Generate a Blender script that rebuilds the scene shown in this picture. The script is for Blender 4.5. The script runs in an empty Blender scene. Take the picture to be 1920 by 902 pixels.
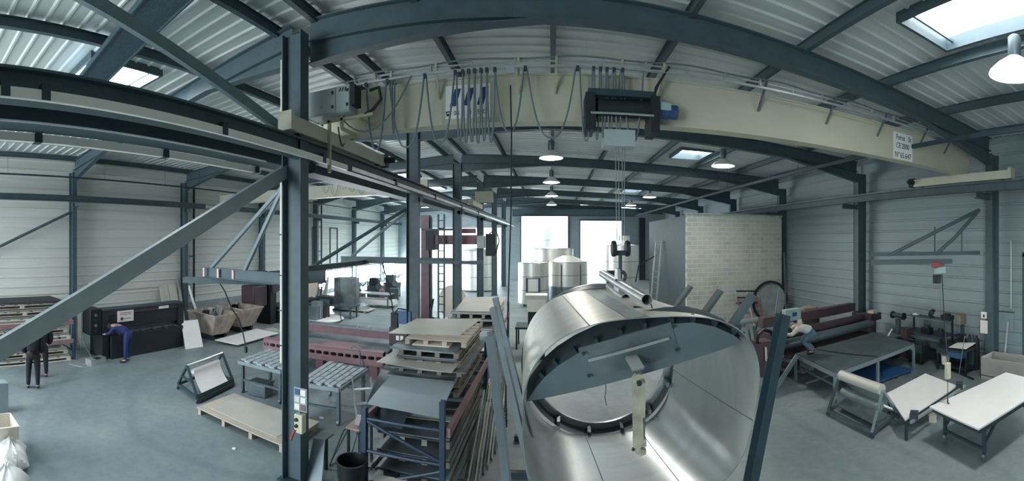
import bpy, math, random
from mathutils import Vector, Matrix
random.seed(7)
S = bpy.context.scene
C = S.collection
PI = math.pi
V = Vector
CAMH = 4.0
# ------------------------------------------------------------------ surveying helpers (photo bearings -> metres)
def ray(x, y):
    t = (x-1035)/782.0
    return math.sin(t), math.cos(t), (451-y)/782.0
def at(x, y, z=0.0):
    s, c, e = ray(x, y); r = (z-CAMH)/e
    return V((r*s, r*c, z))
def atY(x, y, Y):
    s, c, e = ray(x, y); r = Y/c
    return V((r*s, Y, CAMH+r*e))
def atX(x, y, X):
    s, c, e = ray(x, y); r = X/s
    return V((X, r*c, CAMH+r*e))
def lerp(a, b, t): return a+(b-a)*t
# ------------------------------------------------------------------ materials
def lin(h):
    h = h.lstrip('#'); o = []
    for i in (0, 2, 4):
        c = int(h[i:i+2], 16)/255
        o.append(c/12.92 if c <= .04045 else ((c+.055)/1.055)**2.4)
    return (*o, 1)
M = {}
SKYW = 36.0
def mat(name, col, rough=.6, metal=0., var=.12, scale=3., stretch=(1, 1, 1), col2=None, bump=0., spec=.5, alpha=1., fine=0.):
    m = bpy.data.materials.new(name); m.use_nodes = True
    N = m.node_tree.nodes; L = m.node_tree.links; b = N['Principled BSDF']
    tc = N.new('ShaderNodeTexCoord'); mp = N.new('ShaderNodeMapping'); mp.inputs['Scale'].default_value = stretch
    L.new(tc.outputs['Object'], mp.inputs['Vector'])
    nz = N.new('ShaderNodeTexNoise'); nz.inputs['Scale'].default_value = scale; nz.inputs['Detail'].default_value = 6
    L.new(mp.outputs['Vector'], nz.inputs['Vector'])
    rp = N.new('ShaderNodeValToRGB'); c = V(lin(col)[:3])
    a = c*(1-var) if col2 is None else V(lin(col2)[:3]); d = c*(1+var) if col2 is None else c
    rp.color_ramp.elements[0].color = (*a, 1); rp.color_ramp.elements[1].color = (*d, 1)
    rp.color_ramp.elements[0].position = .32; rp.color_ramp.elements[1].position = .68
    L.new(nz.outputs['Fac'], rp.inputs['Fac']); L.new(rp.outputs['Color'], b.inputs['Base Color'])
    b.inputs['Roughness'].default_value = rough; b.inputs['Metallic'].default_value = metal
    b.inputs['Specular IOR Level'].default_value = spec
    if alpha < 1: b.inputs['Alpha'].default_value = alpha
    if bump:
        bp = N.new('ShaderNodeBump'); bp.inputs['Strength'].default_value = bump; bp.inputs['Distance'].default_value = .02
        if fine:
            n2 = N.new('ShaderNodeTexNoise'); n2.inputs['Scale'].default_value = fine; L.new(mp.outputs['Vector'], n2.inputs['Vector']); L.new(n2.outputs['Fac'], bp.inputs['Height'])
        else: L.new(nz.outputs['Fac'], bp.inputs['Height'])
        L.new(bp.outputs['Normal'], b.inputs['Normal'])
    M[name] = m; return m
def emit(name, col, strength):
    m = bpy.data.materials.new(name); m.use_nodes = True
    N = m.node_tree.nodes; N.remove(N['Principled BSDF']); e = N.new('ShaderNodeEmission')
    e.inputs['Color'].default_value = lin(col); e.inputs['Strength'].default_value = strength
    m.node_tree.links.new(e.outputs[0], N['Material Output'].inputs['Surface']); M[name] = m; return m
# ------------------------------------------------------------------ mesh builder
ORG = {}
class MB:
    def __init__(s): s.v = []; s.f = []; s.mi = []; s.cm = 0
    def add(s, vs, fs):
        o = len(s.v); s.v += [V(p) for p in vs]; s.f += [tuple(i+o for i in f) for f in fs]; s.mi += [s.cm]*len(fs); return s
    def box(s, c, d, rz=0., R=None):
        c = V(c); R = R or Matrix.Rotation(rz, 3, 'Z'); x, y, z = d[0]/2, d[1]/2, d[2]/2
        p = [c+R@V((a*x, b*y, e*z)) for a in (-1, 1) for b in (-1, 1) for e in (-1, 1)]
        return s.add(p, [(0, 1, 3, 2), (4, 6, 7, 5), (0, 4, 5, 1), (2, 3, 7, 6), (0, 2, 6, 4), (1, 5, 7, 3)])
    def bx(s, a, b):
        return s.box([(i+j)/2 for i, j in zip(a, b)], [abs(j-i) for i, j in zip(a, b)])
    def frame(s, p, q, up=(0, 0, 1)):
        p, q = V(p), V(q); d = (q-p).normalized(); up = V(up)
        if abs(d.dot(up)) > .98: up = V((1, 0, 0))
        x = d.cross(up).normalized(); return p, q, d, x, x.cross(d).normalized()
    def sect(s, p, q, poly, up=(0, 0, 1), cap=True):
        p, q, d, x, y = s.frame(p, q, up); n = len(poly)
        vs = [p+x*a+y*b for a, b in poly]+[q+x*a+y*b for a, b in poly]
        fs = [(i, (i+1) % n, n+(i+1) % n, n+i) for i in range(n)]
        if cap: fs += [tuple(range(n-1, -1, -1)), tuple(range(n, 2*n))]
        return s.add(vs, fs)
    def bar(s, p, q, w, h=None, up=(0, 0, 1)):
        h = h or w; return s.sect(p, q, [(-w/2, -h/2), (w/2, -h/2), (w/2, h/2), (-w/2, h/2)], up)
    def ibeam(s, p, q, h, b, tw=.012, tf=.016, up=(0, 0, 1)):
        s.sect(p, q, [(-b/2, h/2-tf), (b/2, h/2-tf), (b/2, h/2), (-b/2, h/2)], up)
        s.sect(p, q, [(-b/2, -h/2), (b/2, -h/2), (b/2, -h/2+tf), (-b/2, -h/2+tf)], up)
        return s.sect(p, q, [(-tw/2, -h/2+tf), (tw/2, -h/2+tf), (tw/2, h/2-tf), (-tw/2, h/2-tf)], up)
    def chan(s, p, q, h, b, t=.01, up=(0, 0, 1)):
        return s.sect(p, q, [(0, -h/2), (b, -h/2), (b, -h/2+t), (t, -h/2+t), (t, h/2-t), (b, h/2-t), (b, h/2), (0, h/2)], up)
    def tube(s, pts, r, n=10, cap=True, taper=None):
        pts = [V(p) for p in pts]; rings = []; px_ = None
        for i, p in enumerate(pts):
            d = ((pts[min(i+1, len(pts)-1)]-pts[max(i-1, 0)]) or V((0, 0, 1))).normalized()
            if px_ is None:
                u = V((0, 0, 1)) if abs(d.z) < .9 else V((1, 0, 0)); px_ = d.cross(u).normalized()
            else:
                px_ = (px_-d*px_.dot(d)).normalized()
            py = d.cross(px_); rr = r if taper is None else taper[i]
            rings.append([p+(px_*math.cos(2*PI*k/n)+py*math.sin(2*PI*k/n))*rr for k in range(n)])
        vs = [v for g in rings for v in g]; fs = []
        for i in range(len(pts)-1):
            for k in range(n): a = i*n+k; b = i*n+(k+1) % n; fs.append((a, b, b+n, a+n))
        if cap: fs += [tuple(range(n-1, -1, -1)), tuple(range(len(vs)-n, len(vs)))]
        return s.add(vs, fs)
    def lathe(s, c, prof, n=24, axis=(0, 0, 1), cap=True):
        c = V(c); d = V(axis).normalized(); u = V((1, 0, 0)) if abs(d.x) < .9 else V((0, 1, 0))
        x = d.cross(u).normalized(); y = d.cross(x)
        vs = [c+d*z+(x*math.cos(2*PI*k/n)+y*math.sin(2*PI*k/n))*r for r, z in prof for k in range(n)]; fs = []
        for i in range(len(prof)-1):
            for k in range(n): a = i*n+k; b = i*n+(k+1) % n; fs.append((a, b, b+n, a+n))
        if cap: fs += [tuple(range(n-1, -1, -1)), tuple(range(len(vs)-n, len(vs)))]
        return s.add(vs, fs)
    def slab(s, pts, t, dirn=None):
        """polygon pts (3-D, planar) given thickness t against its normal"""
        pts = [V(p) for p in pts]; n = V((0, 0, 0))
        for i in range(len(pts)):
            a, b = pts[i], pts[(i+1) % len(pts)]; n += V(((a.y-b.y)*(a.z+b.z), (a.z-b.z)*(a.x+b.x), (a.x-b.x)*(a.y+b.y)))
        n = V(dirn) if dirn else n.normalized(); k = len(pts)
        if not dirn and n.z < 0: n = -n
        vs = pts+[p-n*t for p in pts]
        return s.add(vs, [tuple(range(k)), tuple(range(2*k-1, k-1, -1))]+[((i+1) % k, i, k+i, k+(i+1) % k) for i in range(k)])
    def grid(s, rows, t=0.):
        """rows of points; optional thickness t in -normal"""
        R = len(rows); Q = len(rows[0]); P = [[V(p) for p in r] for r in rows]
        vs = [p for r in P for p in r]; fs = [(i*Q+j, i*Q+j+1, (i+1)*Q+j+1, (i+1)*Q+j) for i in range(R-1) for j in range(Q-1)]
        if t:
            nb = []
            for i in range(R):
                for j in range(Q):
                    a = P[min(i+1, R-1)][j]-P[max(i-1, 0)][j]; b = P[i][min(j+1, Q-1)]-P[i][max(j-1, 0)]
                    nb.append(P[i][j]-b.cross(a).normalized()*t)
            o = len(vs); vs += nb; fs += [tuple(reversed([q+o for q in f])) for f in fs[:]]
            ring = [j for j in range(Q)]+[i*Q+Q-1 for i in range(1, R)]+[(R-1)*Q+j for j in range(Q-2, -1, -1)]+[i*Q for i in range(R-2, 0, -1)]
            fs += [(ring[(k+1) % len(ring)], ring[k], ring[k]+o, ring[(k+1) % len(ring)]+o) for k in range(len(ring))]
        return s.add(vs, fs)
    def build(s, name, m, parent=None, local=False, smooth=True, org=None, bevel=0.):
        me = bpy.data.meshes.new(name)
        if parent is not None: o = V((0, 0, 0)) if local else ORG[parent.name]
        elif org is not None: o = V(org)
        else:
            xs = [v.x for v in s.v]; ys = [v.y for v in s.v]; zs = [v.z for v in s.v]
            o = V(((min(xs)+max(xs))/2, (min(ys)+max(ys))/2, min(zs)))
        me.from_pydata([tuple(v-o) for v in s.v], [], s.f)
        for k in (m if isinstance(m, (list, tuple)) else [m]): me.materials.append(M[k] if isinstance(k, str) else k)
        me.polygons.foreach_set('material_index', s.mi); me.update()
        if smooth:
            me.polygons.foreach_set('use_smooth', [True]*len(me.polygons)); me.set_sharp_from_angle(angle=.6)
        ob = bpy.data.objects.new(name, me); C.objects.link(ob)
        if parent is not None: ob.parent = parent; ORG[ob.name] = o
        else: ob.location = o; ORG[ob.name] = o
        if bevel:
            bm = ob.modifiers.new('Bevel', 'BEVEL'); bm.width = bevel; bm.segments = 2; bm.limit_method = 'ANGLE'
        return ob
def tag(o, label=None, cat=None, group=None, kind=None):
    if label: o['label'] = label
    if cat: o['category'] = cat
    if group: o['group'] = group
    if kind: o['kind'] = kind
    return o
def thing(name, label, cat, loc=(0, 0, 0), rz=0., group=None):
    o = bpy.data.objects.new(name, None); C.objects.link(o); o.location = loc; o.rotation_euler = (0, 0, rz); o.empty_display_size = .1
    ORG[o.name] = V(loc); return tag(o, label, cat, group)
def copy_tree(o, parent=None, **kw):
    c = o.copy(); C.objects.link(c)
    if parent is not None: c.parent = parent
    for ch in list(o.children): copy_tree(ch, c)
    for k, v in kw.items():
        if k == 'loc': c.location = v
        elif k == 'rz': c.rotation_euler = (0, 0, v)
        else: c[k] = v
    return c
def sag(p, q, drop, n=12):
    p, q = V(p), V(q); return [lerp(p, q, i/n)-V((0, 0, drop*4*(i/n)*(1-i/n))) for i in range(n+1)]
def text(body, size, mtx, m, parent, name='lettering', align='CENTER', ext=.002):
    cu = bpy.data.curves.new(name, 'FONT'); cu.body = body; cu.size = size; cu.align_x = align; cu.align_y = 'CENTER'; cu.extrude = ext
    ob = bpy.data.objects.new(name, cu); C.objects.link(ob)
    dg = bpy.context.evaluated_depsgraph_get(); me = bpy.data.meshes.new_from_object(ob.evaluated_get(dg)); bpy.data.objects.remove(ob)
    me.transform(mtx); me.materials.clear(); me.materials.append(M[m])
    o2 = bpy.data.objects.new(name, me); C.objects.link(o2)
    if parent is not None: me.transform(Matrix.Translation(-ORG[parent.name])); o2.parent = parent
    ORG[o2.name] = ORG.get(parent.name, V((0, 0, 0))) if parent else V((0, 0, 0)); return o2
ORD = ['first', 'second', 'third', 'fourth', 'fifth', 'sixth', 'seventh', 'eighth', 'ninth', 'tenth', 'eleventh', 'twelfth', 'thirteenth', 'fourteenth', 'fifteenth', 'sixteenth', 'seventeenth', 'eighteenth']
# ------------------------------------------------------------------ palette
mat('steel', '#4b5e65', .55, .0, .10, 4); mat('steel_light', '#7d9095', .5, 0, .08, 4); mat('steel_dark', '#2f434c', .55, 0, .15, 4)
mat('roof_sheet', '#d9dfdd', .42, .1, .10, 1.2, (.12, 3, 1)); mat('wall_sheet', '#dfe1da', .5, 0, .06, 1.0, (1, .15, 3)); mat('wall_sheet_dim', '#8f9fa4', .55, 0, .06, 1.0, (1, .15, 3))  # right-hand wall sheet darkened to stand in for its dimmer light
mat('concrete', '#9aa5a6', .85, 0, .18, 2.5); mat('black', '#12181c', .5, 0, .2, 5); mat('near_black', '#1d272d', .6, 0, .2, 4)
mat('cream', '#c6c4af', .5, 0, .07, 1.5, (.4, 1, 1)); mat('cream_dark', '#b9b596', .5, 0, .08, 2)
mat('pink_red', '#97757a', .5, 0, .12, 3); mat('dark_red', '#7c5a62', .5, 0, .15, 3); mat('maroon', '#473a40', .55, 0, .2, 3)
mat('salmon', '#d6b3a8', .6, 0, .1, 4)
mat('rack_blue', '#2c4258', .5, 0, .12, 4); mat('blue', '#2f5f92', .55, 0, .15, 3); mat('motor_blue', '#33507f', .45, 0, .1, 4)
mat('navy', '#21326a', .8, 0, .15, 6); mat('dark_cloth', '#151c22', .9, 0, .2, 6); mat('denim', '#5a7484', .9, 0, .15, 8); mat('shirt', '#c9cfcb', .85, 0, .1, 8)
mat('skin', '#b98f7e', .6, 0, .06, 8); mat('hair', '#241f1e', .8, 0, .2, 20)
mat('white', '#f1f0ee', .5, 0, .02, 3); mat('white_warm', '#ece6da', .6, 0, .05, 3); mat('paper', '#e6e4de', .7, 0, .05, 4)
mat('wood_dark', '#8d887d', .8, 0, .15, 2, (1, 6, 1))
mat('mast_red', '#66525a', .5, 0, .12, 3)
mat('wood', '#bdb4a5', .75, 0, .12, 2, (1, 8, 1)); mat('wood_pale', '#ded6c6', .75, 0, .08, 2, (1, 6, 1)); mat('rust_skip', '#c9bbad', .8, 0, .2, 3, col2='#9c9086')
mat('cardboard', '#a3a29f', .8, 0, .06, 3); mat('zinc', '#c3c9c9', .35, .6, .1, 5); mat('zinc_dark', '#6b7a80', .4, .5, .12, 5)
mat('plate_mid', '#75848a', .45, .2, .12, 1.5)
mat('post_grey', '#7b898e', .45, .3, .1, 3)
mat('bent', '#a3b0b7', .45, 0, .05, 2)
mat('plate', '#8e9a9d', .4, .3, .15, 1.5, col2='#5c696e'); mat('plate_dark', '#4d5b62', .45, .3, .15, 2); mat('sheet_pale', '#cbcac1', .45, .2, .08, 1.2)
mat('stainless', '#f3efe4', .40, .55, .06, 1.2, (.3, 3, .3)); mat('stainless_in', '#cfd6d6', .27, .85, .08, 1.5, (.3, 3, .3)); mat('tank', '#dfe2de', .36, .6, .08, 1.2, (3, 3, .1))
mat('grey_cable', '#6d7c82', .6, 0, .08, 6); mat('rubber', '#20292e', .8, 0, .1, 6); mat('teal_box', '#9dbcb9', .5, 0, .05, 4)
mat('cabinet', '#a7b3b6', .5, 0, .05, 2); mat('brace', '#98a6aa', .55, 0, .08, 3); mat('light_rail', '#fbf6ea', .5, 0, .03, 3)
mat('tarp', '#7d7a69', .9, 0, .2, 4, bump=.3); mat('plastic', '#e2e4e2', .3, 0, .06, 3, bump=.4); mat('grey_bin', '#c9cecb', .5, 0, .05, 3); mat('blue_box', '#3c5f88', .5, 0, .1, 4)
mat('ink', '#2b3440', .7, 0, .05, 4); mat('logo_blue', '#2c4374', .5, 0, .05, 4); mat('red_mark', '#97524e', .6, 0, .08, 4); mat('glass_grey', '#93a6ad', .2, 0, .05, 3)
mat('brush', '#5d4b46', .9, 0, .3, 10)
emit('lamp_glow', '#fff6ea', 14); emit('sky_panel', '#f6fbff', SKYW); emit('sky_panel_dim', '#f6fbff', 9.0); emit('strip_glow', '#fff1dd', 2.2)
# ================================================================== HALL
XL, XR, XC = -16.3, 11.75, -4.18
Y0, YE = -9.0, 42.3
RIDGE = -4.3
def roofz(x): return 8.06-.046*abs(x-RIDGE)
def frameY(i): return 6.1+6*i
def leftY(i): return 7.2+6*i
# floor -------------------------------------------------------------
m = mat('floor_concrete', '#8d999b', .42, 0, .2, .55, col2='#748388', bump=.05, spec=.4)
N = m.node_tree.nodes; L = m.node_tree.links
nz_ = N.new('ShaderNodeTexNoise'); nz_.inputs['Scale'].default_value = 5; nz_.inputs['Detail'].default_value = 9; nz_.inputs['Roughness'].default_value = .7
tc_ = N.new('ShaderNodeTexCoord'); L.new(tc_.outputs['Object'], nz_.inputs['Vector'])
wv = N.new('ShaderNodeTexWave'); wv.wave_type = 'RINGS'; wv.rings_direction = 'Z'; wv.inputs['Scale'].default_value = .16; wv.inputs['Distortion'].default_value = 3; wv.inputs['Detail'].default_value = 3; mp_ = N.new('ShaderNodeMapping'); mp_.inputs['Location'].default_value = (6.5, -8.5, 0); L.new(tc_.outputs['Object'], mp_.inputs['Vector']); L.new(mp_.outputs['Vector'], wv.inputs['Vector'])
r1 = N.new('ShaderNodeValToRGB'); r1.color_ramp.elements[0].position = .0; r1.color_ramp.elements[0].color = (.72, .74, .75, 1); r1.color_ramp.elements[1].position = .06; r1.color_ramp.elements[1].color = (1, 1, 1, 1); L.new(wv.outputs['Fac'], r1.inputs[0])
r2 = N.new('ShaderNodeValToRGB'); r2.color_ramp.elements[0].position = .3; r2.color_ramp.elements[0].color = (.86, .87, .88, 1); r2.color_ramp.elements[1].position = .62; r2.color_ramp.elements[1].color = (1.08, 1.08, 1.07, 1); L.new(nz_.outputs['Fac'], r2.inputs[0])
b_ = N['Principled BSDF']; src = b_.inputs['Base Color'].links[0].from_socket
for i_, rr_ in enumerate((r1, r2)):
    mm = N.new('ShaderNodeMix'); mm.data_type = 'RGBA'; mm.blend_type = 'MULTIPLY'; mm.inputs[0].default_value = .45 if i_ == 0 else 1; L.new(src, mm.inputs[6]); L.new(rr_.outputs[0], mm.inputs[7]); src = mm.outputs[2]
L.new(src, b_.inputs['Base Color'])
fb = MB(); fb.bx((-30, Y0, -.2), (26, 75, 0)); tag(fb.build('floor', m, org=(0, 0, 0)), 'grey stained concrete workshop floor', 'floor', kind='structure')
# ribbed sheets -------------------------------------------------------
def ribbed(u0, u1, pitch, top, depth, side):
    """profile along u: list of (u, offset)"""
    o = []; u = u0
    while u < u1-1e-6:
        e = min(u+pitch, u1); o += [(u, 0), (min(u+pitch-top, e), 0), (min(u+pitch-top+side, e), depth), (min(u+pitch-side, e), depth)]; u += pitch
    o.append((u1, 0)); return o
def wall_sheet(X, sgn, y0, y1, z0, z1, mb):
    pr = ribbed(z0, z1, .4, .09, .035, .02); mb.grid([[(X-sgn*d, y, z) for z, d in pr] for y in (y0, y1)])
    mb.bx((X+sgn*.03, y0, z0), (X+sgn*.06, y1, z1))
zl = roofz(XL); zr = roofz(XR)
wl = MB(); wall_sheet(XL, -1, Y0, YE, 1.75, zl, wl); wall_sheet(XL, -1, Y0, 25.5, .85, 1.75, wl)
tag(wl.build('wall_left', 'wall_sheet'), 'white horizontally ribbed metal wall along the left side', 'wall', kind='structure')
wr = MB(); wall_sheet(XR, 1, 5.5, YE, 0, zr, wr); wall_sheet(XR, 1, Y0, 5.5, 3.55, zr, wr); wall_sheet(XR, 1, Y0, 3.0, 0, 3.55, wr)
tag(wr.build('wall_right', 'wall_sheet_dim'), 'horizontally ribbed metal wall along the right side, coloured darker for dim light', 'wall', kind='structure')
pl = MB(); pl.bx((XL-.1, Y0, 0), (XL+.06, 25.5, .85))
for y in range(-8, 26, 3): pl.bx((XL+.06, y-.01, 0), (XL+.064, y+.01, .85))
tag(pl.build('baseboard_left', 'concrete'), 'grey concrete plinth panels at the foot of the left wall', 'plinth', kind='structure')
dr = MB(); dr.bx((XR-.06, 5.4, 0), (XR+.1, 5.55, 3.6)); dr.bx((XR-.06, 2.9, 3.5), (XR+.1, 5.55, 3.65)); dr.bx((XR-.06, 2.9, 0), (XR+.1, 3.05, 3.6))
tag(dr.build('door_3', 'steel'), 'open bright doorway frame in the right wall', 'door', kind='structure')
bk_ = MB(); bk_.bx((-7.0, Y0-.1, 0), (XR, Y0, 8.1)); tag(bk_.build('wall_back_added', 'wall_sheet_dim'), 'unseen metal wall added behind the camera to dim the right side', 'wall', kind='structure')  # added out of view to keep sky light off the right side
# far gable wall with door openings -------------------------------------
gw = MB()
def gable(x0, x1, z0, z1):
    gw.bx((x0, YE, z0), (x1, YE+.08, z1))
    z = z0
    while z < z1-.05: gw.bx((x0, YE-.03, z), (x1, YE, min(z+.3, z1))); z += .4
for a in ((XL, -14.8, 0, 7.4), (-14.8, -5.2, 5.3, 7.5), (-5.2, -3.1, 0, 7.9), (-3.1, 1.6, 6.45, 7.9), (1.6, 2.9, 0, 7.7), (2.9, 7.1, 6.0, 7.6), (7.1, XR, 0, 7.3)): gable(*a)
tag(gw.build('wall_far', 'wall_sheet_dim'), 'pale gable wall at the far end with tall open doorways', 'wall', kind='structure')
for i, (a, b, h) in enumerate(((-3.1, 1.6, 6.45), (2.9, 7.1, 6.0))):
    d = MB(); d.bx((a-.12, YE-.12, 0), (a, YE+.1, h)); d.bx((b, YE-.12, 0), (b+.12, YE+.1, h)); d.bx((a-.12, YE-.12, h), (b+.12, YE+.1, h+.15))
    tag(d.build('door_%d' % (i+1), 'steel'), ('left' if i == 0 else 'right')+' tall open doorway in the far gable wall, blown out by daylight', 'door', kind='structure')
# low bright window band of the left wall -------------------------------
k = 0
for i in range(3, 6):
    k += 1; w = thing('window_%d' % k, 'low bright window band at the foot of the left wall, '+ORD[k-1]+' bay from the camera', 'window', (XL, leftY(i), 0)); w['kind'] = 'structure'
    g = MB(); g.bx((XL-.05, leftY(i)+.2, .3), (XL-.02, leftY(i)+5.8, 1.7)); g.build('pane', 'sky_panel', w)
    f = MB()
    for z in (.25, 1.7): f.bx((XL-.08, leftY(i)+.1, z), (XL+.05, leftY(i)+5.9, z+.06))
    for y in (.1, 2.0, 3.95, 5.85): f.bx((XL-.08, leftY(i)+y, .25), (XL+.05, leftY(i)+y+.06, 1.75))
    f.build('window_frame', 'steel_light', w)
pl = MB(); pl.bx((XL-.1, 25.5, 0), (XL+.05, YE, .25)); tag(pl.build('baseboard_left', 'concrete'), 'low concrete kerb under the bright window band of the left wall', 'plinth', kind='structure')
# roof with skylight holes ------------------------------------------------
SKY = [(4.95, 6.2, 2.5, 4.46), (4.95, 6.2, 15.3, 16.9), (4.95, 6.2, 28., 29.6), (-9.1, -7.7, 3.9, 5.6), (-9.1, -7.7, 15.3, 16.9), (-9.1, -7.7, 28., 29.6), (-9.1, -7.7, 22., 23.6), (4.95, 6.2, -4.5, -2.5), (-9.1, -7.7, -3.5, -1.5), (-9.1, -7.7, -7., -5.4)]  # entries behind the camera are unseen, added for more light from above
rf = MB(); pr = ribbed(Y0, YE+.3, .333, .1, .03, .03)
def strip(x0, x1, ya, yb):
    q = [(y, d) for y, d in pr if ya < y < yb]; q = [(ya, 0)]+q+[(yb, 0)]
    rf.grid([[(x, y, roofz(x)-d) for y, d in q] for x in (x0, x1)])
    rf.add([(x0, ya, roofz(x0)+.1), (x1, ya, roofz(x1)+.1), (x1, yb, roofz(x1)+.1), (x0, yb, roofz(x0)+.1)], [(0, 1, 2, 3)])
for x0, x1 in ((XL-.3, -9.1), (-9.1, -7.7), (-7.7, RIDGE), (RIDGE, 4.95), (4.95, 6.2), (6.2, XR+.3)):
    cuts = sorted((s[2], s[3]) for s in SKY if abs(s[0]-x0) < .01); y = Y0
    for a, b in cuts: strip(x0, x1, y, a); y = b
    strip(x0, x1, y, YE+.3)
tag(rf.build('ceiling', 'roof_sheet', org=(0, 0, 8)), 'ribbed metal roof sheeting over the whole hall', 'ceiling', kind='structure')
for i, (x0, x1, y0, y1) in enumerate(SKY):
    w = thing('window_%d' % (k+1+i), 'bright roof skylight '+('on the right slope, ' if x0 > 0 else 'on the left slope, ')+(ORD[{0: 0, 1: 1, 2: 2, 3: 0, 4: 1, 6: 2, 5: 3}[i]]+' from the camera' if i < 7 else ORD[i-7]+' added unseen behind the camera for light'), 'skylight', ((x0+x1)/2, (y0+y1)/2, roofz((x0+x1)/2))); w['kind'] = 'structure'
    g = MB(); g.slab([(x0, y0, roofz(x0)+.16), (x1, y0, roofz(x1)+.16), (x1, y1, roofz(x1)+.16), (x0, y1, roofz(x0)+.16)], .02); g.build('pane', 'sky_panel_dim' if x0 > 0 else 'sky_panel', w)
    f = MB(); zz = min(roofz(x0), roofz(x1))
    for a in ((x0-.06, y0-.06, x0, y1+.06), (x1, y0-.06, x1+.06, y1+.06), (x0, y0-.06, x1, y0), (x0, y1, x1, y1+.06)): f.bx((a[0], a[1], zz-.1), (a[2], a[3], zz+.2))
    f.build('kerb', 'steel', w)
    if i in (0, 3):
        b = MB(); b.bx((x0+.1, y0, zz+.02), (x0+.14, y1, zz+.06)); b.bx((x0, y1-.14, zz+.02), (x1, y1-.1, zz+.06)); b.build('opening_bar', 'zinc_dark', w)
# columns -----------------------------------------------------------------
def column(x, y, h, label, group, hh=.36, b=.2, strong='X', plate=True):
    t = thing('steel_column', label, 'column', (x, y, 0), 0, group)
    MB().ibeam((x, y, .02), (x, y, h), hh, b, .012, .018, up=(1, 0, 0) if strong == 'X' else (0, 1, 0)).build('shaft', 'steel', t)
    MB().bx((x-hh/2-.06, y-b/2-.06, 0), (x+hh/2+.06, y+b/2+.06, .025)).build('base_plate', 'steel_dark', t)
    return t
cols = []
for i in range(-1, 6):
    lab = 'steel column of the middle row under the crane rail, '+(ORD[i]+' from the camera' if i >= 0 else 'beside the camera')
    cols.append(column(XC if i else -4.02, frameY(i) if i else 5.68, roofz(XC)-.62, lab, 'middle row columns', .38, .24))
for i in range(0, 6): column(XL+.28, leftY(i), zl-.65, 'dark steel column against the left ribbed wall, '+ORD[i]+' from the camera', 'left wall columns', .36, .2)
for i in range(0, 6): column(11.3, frameY(i)+.3, zr-.65, 'dark steel column against the right ribbed wall, '+ORD[i]+' from the camera', 'right wall columns', .42, .24)
# rafters --------------------------------------------------------------------
def rafter(p, q, label, haunch_p=0., haunch_q=0., dp=.4, dq=.45, d=.4):
    p, q = V(p), V(q); mb = MB(); mb.ibeam(p, q, d, .2, .012, .018)
    t = thing('roof_rafter', label, 'rafter', p, 0, 'roof rafters'); mb.build('beam', 'steel', t)
    for a, c, hl, dd in ((p, q, haunch_p, dp), (q, p, haunch_q, dq)):
        if hl:
            u = (c-a).normalized(); w = V((0, 0, -1)); s = u.cross(w).normalized(); A = a+w*(d/2-.01); B = a+u*hl+w*(d/2-.01); D = A+w*dd; hb = MB()
            hb.add([A+s*.006, B+s*.006, D+s*.006, A-s*.006, B-s*.006, D-s*.006], [(0, 1, 2), (5, 4, 3), (0, 3, 4, 1), (1, 4, 5, 2), (2, 5, 3, 0)])
            hb.bar(D, B, .2, .018); hb.build('haunch', 'steel', t)
    return t
for i in range(0, 7):
    y = min(frameY(i), YE-.3); dz = .42
    if i < 6:
        rafter((XC+.19, y, roofz(XC+.19)-dz), (11.1, y+.3, roofz(11.1)-dz), 'dark steel roof rafter spanning the crane bay, '+ORD[i]+' from the camera', 3.9, 3.4, .38, .42)
        rafter((XC-.19, y, roofz(XC-.19)-dz), (XL+.45, min(leftY(i), YE-.3), roofz(XL+.45)-dz), 'dark steel roof rafter spanning the left bay, '+ORD[i]+' from the camera', 2.5, 3., .32, .42)
    else:
        rafter((XC, y, roofz(XC)-dz), (11.4, y, roofz(11.4)-dz), 'dark gable rafter along the top of the far wall, right slope')
        rafter((XC, y, roofz(XC)-dz), (XL+.2, y, roofz(XL)-dz), 'dark gable rafter along the top of the far wall, left slope')
tag(MB().ibeam((XC+.2, YE-.7, 6.78), (8.6, YE-.7, 6.78), .72, .25).build('lintel_beam', 'steel'), 'deep horizontal steel lintel beam above the far doorways', 'beam')
# purlins ----------------------------------------------------------------------
for j, x in enumerate((-3.9, -2.1, .02, 2.15, 4.3, 6.45, 8.6, 10.7)):
    tag(MB().ibeam((x, Y0, roofz(x)-.165), (x, YE, roofz(x)-.165), .2, .1, .008, .011).build('roof_purlin', 'steel'), 'steel roof purlin running down the hall, '+ORD[j]+' right of the ridge', 'purlin', 'roof purlins')
for j, x in enumerate((-4.75, -6.95, -9.3, -11.5, -13.7, -15.7)):
    tag(MB().ibeam((x, Y0, roofz(x)-.165), (x, YE, roofz(x)-.165), .2, .1, .008, .011).build('roof_purlin', 'steel'), 'steel roof purlin running down the hall, '+ORD[j]+' left of the ridge', 'purlin', 'roof purlins')
# crane runways ------------------------------------------------------------------
def runway(x, z0, z1, y0, y1, label, corb=None, name='crane_runway_beam', rail=True):
    t = thing(name, label, 'crane runway', (x, y0, z0)); MB().ibeam((x, y0, (z0+z1)/2), (x, y1, (z0+z1)/2), z1-z0, .2, .014, .022).build('beam', 'steel', t)
    if rail: MB().bx((x-.025, y0, z1), (x+.025, y1, z1+.04)).build('rail', 'zinc_dark', t)
    if corb:
        for y in corb[1]: MB().ibeam((corb[0], y, z0-.09), (x, y, z0-.09), .18, .16).build('corbel', 'steel', t)
    return t
runway(-3.88, 5.34, 5.65, Y0+4, YE-1, 'near crane runway beam along the middle column row, with cream cover strip', (XC, [frameY(i) for i in range(-1, 6)]))
runway(10.35, 5.42, 5.66, Y0+4, YE-1, 'crane runway beam along the right wall columns', (11.1, [frameY(i)+.3 for i in range(0, 6)]))
runway(XL+.75, 5.58, 5.8, Y0+4, YE-1, 'low crane runway beam along the left wall columns', (XL+.3, [leftY(i) for i in range(0, 6)]))
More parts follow.
